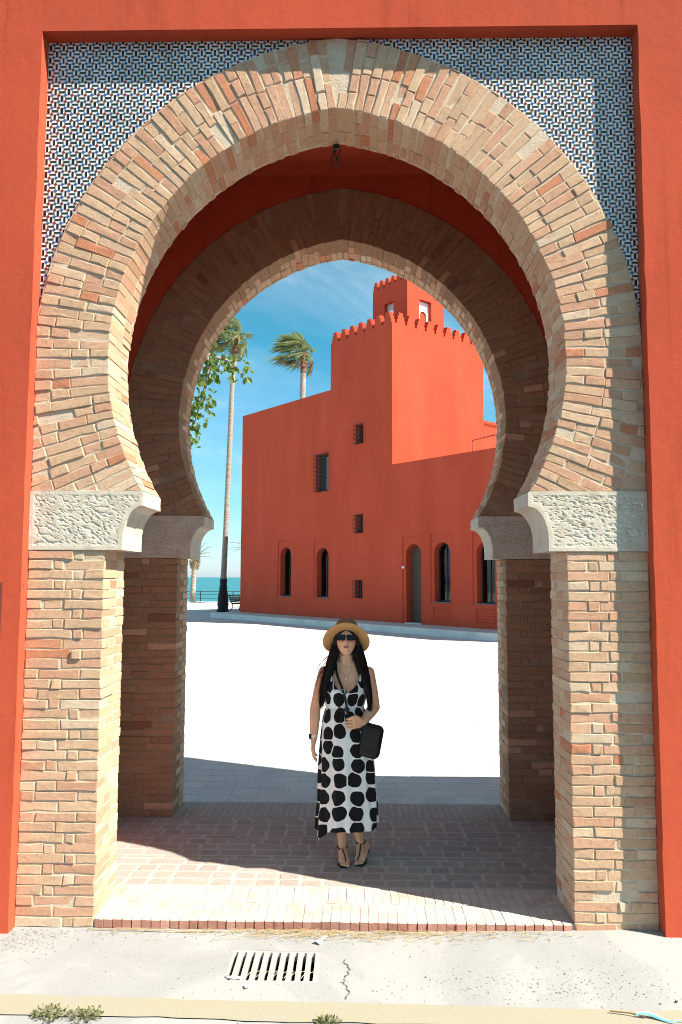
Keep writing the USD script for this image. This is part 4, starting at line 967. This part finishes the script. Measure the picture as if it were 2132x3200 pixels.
# feet: ankle, heel, arch, ball, five toes
def foot(ank, heel, ball, side, toes):
    b = np.array(ball); s = np.array(side)
    L = [hull((ank, .028), (heel, .026), (lerp(heel, ball, .45), .024)), hull((ank, .026), (lerp(ank, ball, .6), .021), (tuple(b + s * .016), .018)), hull((heel, .026), (tuple(b + s * .022), .017), (tuple(b - s * .022), .015)),
         hull((tuple(b + s * .022), .017), (tuple(b - s * .022), .015), (lerp(ank, ball, .5), .022))]
    f = b - np.array(heel); f[2] = 0; f /= np.linalg.norm(f)
    T = []
    for k, (o, l, r) in enumerate(((.026, .052, .0115), (.011, .050, .0085), (-.002, .045, .008), (-.014, .039, .0075), (-.025, .032, .0075))):
        p0 = b + s * o * .85 * toes; p1 = p0 + f * l * .6 + (0, 0, .001); p2 = p0 + f * l; p0[2] = .020; p1[2] = .019; p2[2] = .0145
        T += chain((tuple(p0), r * 1.15), (tuple(p1), r), (tuple(p2), r * .92))
    return L, T
fr_, tr_ = foot(AR, (-.032, .062, .032), (-.014, -.082, .028), (1, .05, 0), 1)
fl_, tl_ = foot(AL, (.140, .118, .062), (.098, -.048, .030), (-.93, .32, 0), 1)
body = smoothed(union(parts + fr_ + fl_), .011, 14)
# --- hands
def finger(pts, rads): return chain(*[(p, r) for p, r in zip(pts, rads)])
hand_r = [hull((RW, .022), ((-.231, -.018, .80), .017), ((-.229, .018, .80), .016)), hull(((-.231, -.022, .80), .016), ((-.229, .02, .80), .015), ((-.236, -.036, .752), .0105), ((-.232, .026, .757), .0095))]
for k, (yk, zk, l) in enumerate(((-.036, .752, .066), (-.015, .748, .074), (.006, .75, .070), (.026, .757, .055))):
    x0 = -.236 + .001 * k
    hand_r += finger([(x0, yk, zk), (x0 + .004, yk - .001, zk - l * .5), (x0 + .014, yk + .002, zk - l * .82), (x0 + .024, yk + .005, zk - l)], [.0095, .0085, .0075, .0065])
hand_r += finger([(-.230, -.024, .79), (-.232, -.052, .762), (-.226, -.060, .735), (-.220, -.060, .716)], [.014, .0105, .009, .0075])
hand_l = [hull((LW, .022), ((.085, -.150, .985), .016), ((.085, -.146, .948), .015)), hull(((.088, -.150, .985), .016), ((.088, -.146, .948), .015), ((.052, -.182, .995), .0105), ((.054, -.172, .935), .0095))]
for k, (z, l) in enumerate(((.996, 1.0), (.976, 1.08), (.955, 1.02), (.936, .85))):
    y0 = -.183 + .003 * k
    hand_l += finger([(.052, y0, z), (.052 - .036 * l, y0 - .004, z - .003), (.052 - .047 * l, y0 + .018, z - .006), (.052 - .022 * l, y0 + .030, z - .006)], [.0097, .0088, .008, .0072])
hand_l += finger([(.090, -.160, .992), (.066, -.192, 1.012), (.040, -.200, 1.008), (.022, -.196, 1.000)], [.0135, .0105, .0092, .008])
hr_ = smoothed(union(hand_r), .0035, 5); hl_ = smoothed(union(hand_l), .0035, 5)
# --- head
ico = trimesh.creation.icosphere(5); v = ico.vertices.copy()
x, y, z = v.T.copy()
def bump_(cx, cy, cz, s, a, pw=2): return a * np.exp(-(((x - cx) / s[0]) ** 2 + ((y - cy) / s[1]) ** 2 + ((z - cz) / s[2]) ** 2))
low = np.clip(-z, 0, 1)
X = x * .074 * (1 - .22 * low ** 1.9); Yv = y * .094 * (1 - .10 * low * (y > 0)) ; Z = z * .106
frontf = np.clip(-y, 0, 1)
Yv -= -.006 * frontf * (np.abs(x) < .5)
Yv -= bump_(0, -1, -.06, (.13, .6, .20), .016) + bump_(0, -1, -.20, (.17, .6, .09), .011)          # nose ridge and tip
Yv -= bump_(0, -.9, -.47, (.26, .6, .10), .006) + bump_(0, -.75, -.80, (.30, .6, .16), .010)          # mouth, chin
Yv += bump_(.30, -.9, .10, (.20, .6, .12), .007) + bump_(-.30, -.9, .10, (.20, .6, .12), .007)        # eye sockets
Yv -= bump_(.5, -.75, -.18, (.25, .5, .2), .005) + bump_(-.5, -.75, -.18, (.25, .5, .2), .005)        # cheeks
HC = np.array([-.004, .0, 1.500]); ta = math.radians(13)
def headpos(P):
    P = np.asarray(P, float); q = P.copy()
    q[..., 1] = P[..., 1] * math.cos(ta) + P[..., 2] * math.sin(ta); q[..., 2] = -P[..., 1] * math.sin(ta) * -1 * -1 + P[..., 2] * math.cos(ta)
    q[..., 2] = P[..., 2] * math.cos(ta) - P[..., 1] * math.sin(ta)
    return q + HC
head = trimesh.Trimesh(headpos(np.c_[X, Yv, Z]), ico.faces, process=False)
ears = [ell(headpos([s * .074, .012, -.012]), (.009, .017, .03)) for s in (-1, 1)]
HN = np.array([0, math.sin(math.radians(46)), math.cos(math.radians(46))]); HF = np.array([0, -HN[2], HN[1]]); HB = np.array([-.005, .018, 1.508])   # the hat: up, front, brim centre
hm = to_man(head)
hm = hm.trim_by_plane((-HN).tolist(), float(-np.dot(HN, HB) - .03))
full_body = union([to_man(body), to_man(hr_), to_man(hl_), hm] + ears + [smooth_t for smooth_t in (to_man(smoothed(union(tr_), .003, 3)), to_man(smoothed(union(tl_), .003, 3)))])
obj('body', full_body, SKIN, person, smooth=50)
lips = ell(headpos([0, -.1035, -.050]), (.021, .006, .0042)) + ell(headpos([0, -.1025, -.0575]), (.018, .006, .0050))
obj('lips', lips, PINK, person, smooth=50)
# --- sunglasses
def rbox(c, s, r, rotz=0, rotx=0):
    m = m3.Manifold.batch_hull([sph((sx * (s[0] / 2 - r), sy * (s[1] / 2 - r), sz * (s[2] / 2 - r)), r, 12) for sx in (-1, 1) for sy in (-1, 1) for sz in (-1, 1)])
    return m.rotate([rotx, 0, rotz]).translate([float(q) for q in c])
g = [rbox(headpos([s * .0365, -.1045, .012]), (.061, .010, .041), .0045, rotz=-s * 8, rotx=-13 + 5) for s in (-1, 1)]
g += [hull((headpos([-.010, -.108, .020]), .0035), (headpos([.010, -.108, .020]), .0035))]
for s in (-1, 1): g += [hull((headpos([s * .067, -.098, .018]), .005), (headpos([s * .076, -.01, .016]), .0035))]
obj('sunglasses', union(g), GLOSS, person, smooth=40)
for s in (-1, 1):
    e = sph(headpos([s * .079, .0, -.055]), .0055, 12) + sph(headpos([s * .079, .0, -.078]), .010, 12)
    obj('earring', e, PEARL, person, smooth=50)
# --- hair
cap = ell(headpos([0, .014, .006]), (.083, .100, .114)) - ell(headpos([0, -.112, -.030]), (.0625, .10, .105))
cap = cap.trim_by_plane((-HN).tolist(), float(-np.dot(HN, HB) - .004))
hl = [((-.078, .0, 1.48), .026), ((-.100, -.015, 1.38), .032), ((-.126, -.050, 1.28), .031), ((-.156, -.075, 1.19), .023), ((-.168, -.080, 1.09), .008)]
hrr = [((.070, .0, 1.48), .028), ((.092, -.008, 1.37), .039), ((.120, -.040, 1.27), .033), ((.144, -.068, 1.18), .021), ((.158, -.078, 1.075), .007)]
bk = [((0, .06, 1.46), .07), ((0, .085, 1.34), .072), ((0, .10, 1.2), .055), ((0, .10, 1.1), .02)]
hairm = smoothed(union([cap] + chain(*hl) + chain(*hrr) + chain(*bk)), .010, 8)
hair = obj('hair', hairm, HAIR, person, smooth=50)
st_ = MB(); hr2 = np.random.default_rng(3)
for ch, n, sg in ((hl, 170, -1), (hrr, 170, 1), (bk, 30, 0)):
    C = np.array([p for p, _ in ch]); R = np.array([r for _, r in ch])
    for k in range(n):
        a, q = hr2.uniform(0, 6.28), hr2.uniform(.85, 1.16)
        ts = np.linspace(0, len(ch) - 1 + .0, 12); P = np.stack([np.interp(ts, range(len(ch)), C[:, i]) for i in range(3)], 1); rr = np.interp(ts, range(len(ch)), R) * q
        tw = a + ts * .25
        P[:, 0] += np.cos(tw) * rr; P[:, 1] += np.sin(tw) * rr
        P[-4:, 2] -= hr2.uniform(-.02, .05) * np.linspace(0, 1, 4); P[:, 0] += sg * np.linspace(0, 1, 12) ** 2 * abs(hr2.normal(0, .008))
        st_.tube(P, np.linspace(.0022, .0009, 12), 4)
for k in range(14):                                                     # strands blown over her right shoulder
    P0 = np.array([-.098, -.01, 1.42 - .006 * k]); e = np.array([-.185 - hr2.uniform(0, .055), -.06, 1.30 - .016 * k])
    ts = np.linspace(0, 1, 9)[:, None]; P = P0 * (1 - ts) + e * ts; P[:, 0] -= .02 * np.sin(ts[:, 0] * 3.1); P[:, 2] += -.03 * ts[:, 0] ** 2 + .02 * ts[:, 0]
    st_.tube(P, np.linspace(.0022, .0008, 9), 4)
obj('hair_strands', st_.get(), HAIR, hair, kind='stuff')
# --- hat
def hatpt(u, f, h): return HB + np.array([1, 0, 0]) * u + HF * f + HN * h
n = 64; ph = np.linspace(0, 2 * np.pi, n, endpoint=False); V, F = [], []
rings = [(.090, 0.0), (.115, -.002), (.142, -.001), (.166, .006), (.167, .010), (.142, .0035), (.115, .0025), (.094, .006)]
for (r_, h_) in rings:
    for a in ph: V.append(hatpt(r_ * math.cos(a), r_ * 1.02 * math.sin(a), h_ - .030 * (r_ - .09) / .076 * abs(math.cos(a)) ** 2))
for i in range(len(rings)):
    j = (i + 1) % len(rings)
    for k in range(n): F.append((i * n + k, i * n + (k + 1) % n, j * n + (k + 1) % n, j * n + k))
hat = obj('hat', MB().add(V, F).get(), FELT, person, smooth=60)
V, F = [], []
lev = [(.096, 0.004), (.096, .04), (.093, .08), (.087, .115), (.076, .142), (.056, .155), (.03, .152), (.0, .146)]
for (r_, h_) in lev:
    for a in ph:
        u, f = r_ * math.cos(a), r_ * 1.1 * math.sin(a)
        pinch = .020 * (h_ / .12) ** 2 * np.clip(math.sin(a), 0, 1) ** 2
        V.append(hatpt(u * (1 - 2.2 * pinch * 3), f, h_ - .022 * math.exp(-(u / .025) ** 2) * (h_ > .1)))
for i in range(len(lev) - 1):
    for k in range(n): F.append((i * n + k, i * n + (k + 1) % n, (i + 1) * n + (k + 1) % n, (i + 1) * n + k))
obj('crown', MB().add(V, F).get(), FELTC, hat, smooth=60)
V, F = [], []
for h_, r_ in ((.006, .0985), (.030, .0985)):
    for a in ph: V.append(hatpt(r_ * math.cos(a), r_ * 1.1 * math.sin(a), h_))
obj('hat_band', MB().add(V, [(k, (k + 1) % n, n + (k + 1) % n, n + k) for k in range(n)]).get(), plain('brown_band', (0.1, 0.055, 0.03), .7), hat, smooth=60)
# --- dress
NU, NV = 144, 90
ph = np.linspace(-np.pi, np.pi, NU + 1); V = []; UVs = []
zz = [.15, .30, .55, .85, .97, 1.045, 1.10, 1.165, 1.22, 1.26]
aa = [.218, .208, .196, .182, .160, .134, .148, .157, .147, .131]
bb = [.165, .160, .150, .138, .120, .106, .112, .118, .110, .095]
cxs = [.012, .010, .005, .0, -.010, -.014, -.012, -.009, -.006, -.004]
for j in range(NV + 1):
    for a in ph:
        deg = math.degrees(a)
        t = abs((deg + 90 + 180) % 360 - 180)
        top = np.interp(t, [0, 8, 42, 52, 78, 180], [1.148, 1.160, 1.243, 1.238, 1.195, 1.18])
        hem = .228 + .028 * max(0, math.cos(a)) - .075 * math.exp(-((((deg - 196) + 180) % 360 - 180) / 22) ** 2) + .010 * math.sin(3 * a + 1)
        s = j / NV; z_ = hem + (top - hem) * s
        A_, B_, C_ = np.interp(z_, zz, aa), np.interp(z_, zz, bb), np.interp(z_, zz, cxs)
        k = np.clip((1.05 - z_) / .8, 0, 1)
        fold = (.55 * math.sin(9 * a + 1.2 * math.sin(3 * z_ * 2 + 1)) + .35 * math.sin(17 * a + 2 + 2.0 * z_) + .25 * math.sin(5 * a - 3 * z_))
        f = 1 + .115 * k ** .8 * fold
        gather = math.exp(-((z_ - 1.045) / .035) ** 2)
        f += .022 * gather * math.sin(38 * a) - .03 * math.exp(-((z_ - 1.045) / .012) ** 2)
        # a deep fold that falls between the crossed legs
        f -= .13 * k * math.exp(-((((deg + 72) + 180) % 360 - 180) / 9) ** 2)
        cup = max(0, 1 - ((z_ - 1.165) / .06) ** 2) * (math.exp(-((deg + 64) / 16) ** 2) + math.exp(-((deg + 116) / 16) ** 2))
        f += .10 * cup
        x_ = C_ + A_ * math.cos(a) * f; y_ = B_ * math.sin(a) * f + .006
        V.append((x_, y_, z_)); UVs.append(((a + math.pi) * .17 / .104 * (1 + .05 * (1 - k)), z_ / .108 + .03 * fold * k))
F = [(j * (NU + 1) + i, j * (NU + 1) + i + 1, (j + 1) * (NU + 1) + i + 1, (j + 1) * (NU + 1) + i) for j in range(NV) for i in range(NU)]
v, f = MB().add(V, F).get()
dress = obj('dress', (v, f), DRESS, person, smooth=True, uv=np.array(UVs))
def ribbon(pts, w, th=.0025, nrm=None):
    """a flat strap along pts, width w across, facing away from the body's axis"""
    P = np.asarray(pts, float); ts = np.linspace(0, len(P) - 1, len(P) * 5)
    from scipy.interpolate import CubicSpline
    P = CubicSpline(range(len(P)), P)(ts); d = np.gradient(P, axis=0); d /= np.linalg.norm(d, axis=1)[:, None]
    nn = P - np.array([-.005, .02, 0]); nn[:, 2] = (np.abs(nn[:, 2] - 1.2) < .2) * np.clip(P[:, 2] - 1.24, 0, 1) * 1.2
    sd = np.cross(d, nn); sd /= np.linalg.norm(sd, axis=1)[:, None]; nn = np.cross(sd, d)
    mb = MB(); k = len(P)
    V = np.vstack([P + sd * w / 2 + nn * th, P - sd * w / 2 + nn * th, P - sd * w / 2 - nn * th, P + sd * w / 2 - nn * th])
    F = [(q * k + i, q * k + i + 1, ((q + 1) % 4) * k + i + 1, ((q + 1) % 4) * k + i) for q in range(4) for i in range(k - 1)]
    return mb.add(V, F).get()
tie = MB()
aw = np.linspace(-np.pi, np.pi, 121)
for sg in (-1, 1):
    tie.tube([(-.02, -.112, 1.045), (-.02 + sg * .030, -.128, 1.062), (-.02 + sg * .042, -.128, 1.046), (-.02 + sg * .022, -.124, 1.036), (-.02, -.116, 1.044)], .005, 6)
    tie.tube([(-.02, -.114, 1.042), (-.02 + sg * .012, -.124, 1.00), (-.018 + sg * .020, -.130, .955)], [.004, .005, .006], 6)
obj('waist_tie', tie.get(), plain('black_cotton', (0.012, 0.012, 0.012), .85), dress, smooth=40)
WH = plain('white_cotton', (0.70, 0.69, 0.67), .85)
for s in (-1, 1):
    obj('shoulder_strap', ribbon([(s * .098 - .006, -.082, 1.232), (s * .104 - .005, -.052, 1.285), (s * .106 - .004, .005, 1.333), (s * .104 - .004, .07, 1.30), (s * .095 - .004, .094, 1.20)], .014), WH, dress)
# --- sandals
def sandal(heel, ball, side, toe, up_):
    h, b, t, s = map(np.array, (heel, ball, toe, side))
    pts = [(h, .020), (b + s * .026, .014), (b - s * .024, .014), (t + s * .016, .012), (t - s * .012, .012), ((h + b) / 2, .018)]
    P = [ell(np.array(p) * (1, 1, 1) - (0, 0, .004), (r + .009, r + .009, .007), 14) for p, r in pts]
    return m3.Manifold.batch_hull(P[:1] + P[5:]) + m3.Manifold.batch_hull(P[1:3] + P[5:]) + m3.Manifold.batch_hull(P[1:5])
for (ank, heel, ball, side, toe) in ((AR, (-.032, .062, .012), (-.014, -.082, .011), (1, .05, 0), (-.012, -.120, .010)), (AL, (.140, .118, .038), (.098, -.048, .012), (-.93, .32, 0), (.088, -.088, .010))):
    sd = obj('sandal', sandal(heel, ball, side, toe, 0), LEATHER, person, smooth=40)
    ak = np.array(ank) + (0, -.004, .006); a = np.linspace(0, 2 * np.pi, 25)
    ring = np.c_[ak[0] + .0335 * np.cos(a), ak[1] + .036 * np.sin(a), ak[2] + .010 * np.sin(a)]
    tt = np.array(toe) + np.array(side) * .012 + (0, 0, .026)
    mid = (ak + np.array(ball)) / 2 + (0, -.012, .032)
    obj('ankle_strap', MB().tube(ring, .0042, 6).get(), LEATHER, sd)
    obj('toe_strap', MB().tube([ak + (0, -.036, -.006), mid, np.array(ball) + np.array(side) * .008 + (0, 0, .040), tt], .0040, 6).get(), LEATHER, sd)
# --- watch, bracelets, pendant
a = np.linspace(0, 2 * np.pi, 25)
c = np.array([-.2305, .001, .842])
V = np.vstack([np.c_[c[0] + .0285 * np.cos(a), c[1] + .0285 * np.sin(a), np.full(25, c[2] - .011)], np.c_[c[0] + .0285 * np.cos(a), c[1] + .0285 * np.sin(a), np.full(25, c[2] + .011)]])
wt = obj('watch', MB().add(V, [(i, i + 1, 26 + i, 25 + i) for i in range(24)]).get(), STRAPW, person)
obj('watch_face', rbox((c[0] - .024, c[1] - .014, c[2]), (.012, .030, .034), .005, rotz=28), GLOSS, wt, smooth=40)
def bracelet(p, d, r, mt):
    d = np.array(d) / np.linalg.norm(d); u = np.cross(d, [0, 0, 1]); u /= np.linalg.norm(u); w = np.cross(d, u)
    obj('bracelet', MB().tube([np.array(p) + r * (math.cos(t) * u + math.sin(t) * w) for t in a], .0016, 5).get(), mt, person)
for q in (.55, .62, .68): bracelet(lerp(LE_, LW, q), np.array(LW) - LE_, .036 - .008 * (q - .5) / .2, GOLD if q != .62 else PEARL)
obj('necklace', MB().tube([(-.045, -.012, 1.335), (-.04, -.05, 1.30), (-.006, -.082, 1.256), (.03, -.05, 1.30), (.036, -.012, 1.335)], .0011, 5).get(), GOLD, person)
obj('pendant', sph((-.006, -.083, 1.250), .0065, 12), PEARL, person, smooth=50)
# --- her bag, slung across
bg = thing('handbag', 'small black leather crossbody bag at her left hip', 'handbag', PO + (0.168, -.105, .835))
BO = np.array([.168, -.105, .835])
def bloc(m): return m.scale([1.06, 1.0, 1.1]).rotate([0, 11, -14])
bbody = m3.Manifold.batch_hull([sph((sx * .036, sy * .008, sz * .068), .036, 20) for sx in (-1, 1) for sy in (-1, 1) for sz in (-1, 1)])
obj('bag_body', bloc(bbody), LEATHER, bg, smooth=50)
flap = m3.Manifold.batch_hull([sph((sx * .042, -.032 + .004 * (sz < 0), .034 + sz * .044), .022, 16) for sx in (-1, 1) for sz in (-1, 1)])
obj('flap', bloc(flap), LEATHER, bg, smooth=50)
obj('zip', bloc(m3.Manifold.cube([.003, .006, .12], True).translate([-.066, -.022, -.02])), plain('zip_metal', (0.35, 0.33, 0.28), .35, 1.0), bg)
sp = [(-.055, .055, 1.325), (-.072, .022, 1.352), (-.076, -.030, 1.322), (-.058, -.088, 1.255), (-.020, -.142, 1.165), (.004, -.146, 1.06), (.018, -.166, .985), (.046, -.164, .935), (.105, -.128, .915)]
stp = obj('strap', tuple([ribbon(sp, .017)[0] - BO, ribbon(sp, .017)[1]]), LEATHER, bg)
obj('buckle', MB().tube([np.array([-.024 + .013 * math.cos(t), -.148 + .003 * math.sin(t), 1.172 + .013 * math.sin(t)]) - BO for t in a], .0020, 5).get(), plain('nickel', (0.7, 0.68, 0.62), .2, 1.0), stp)
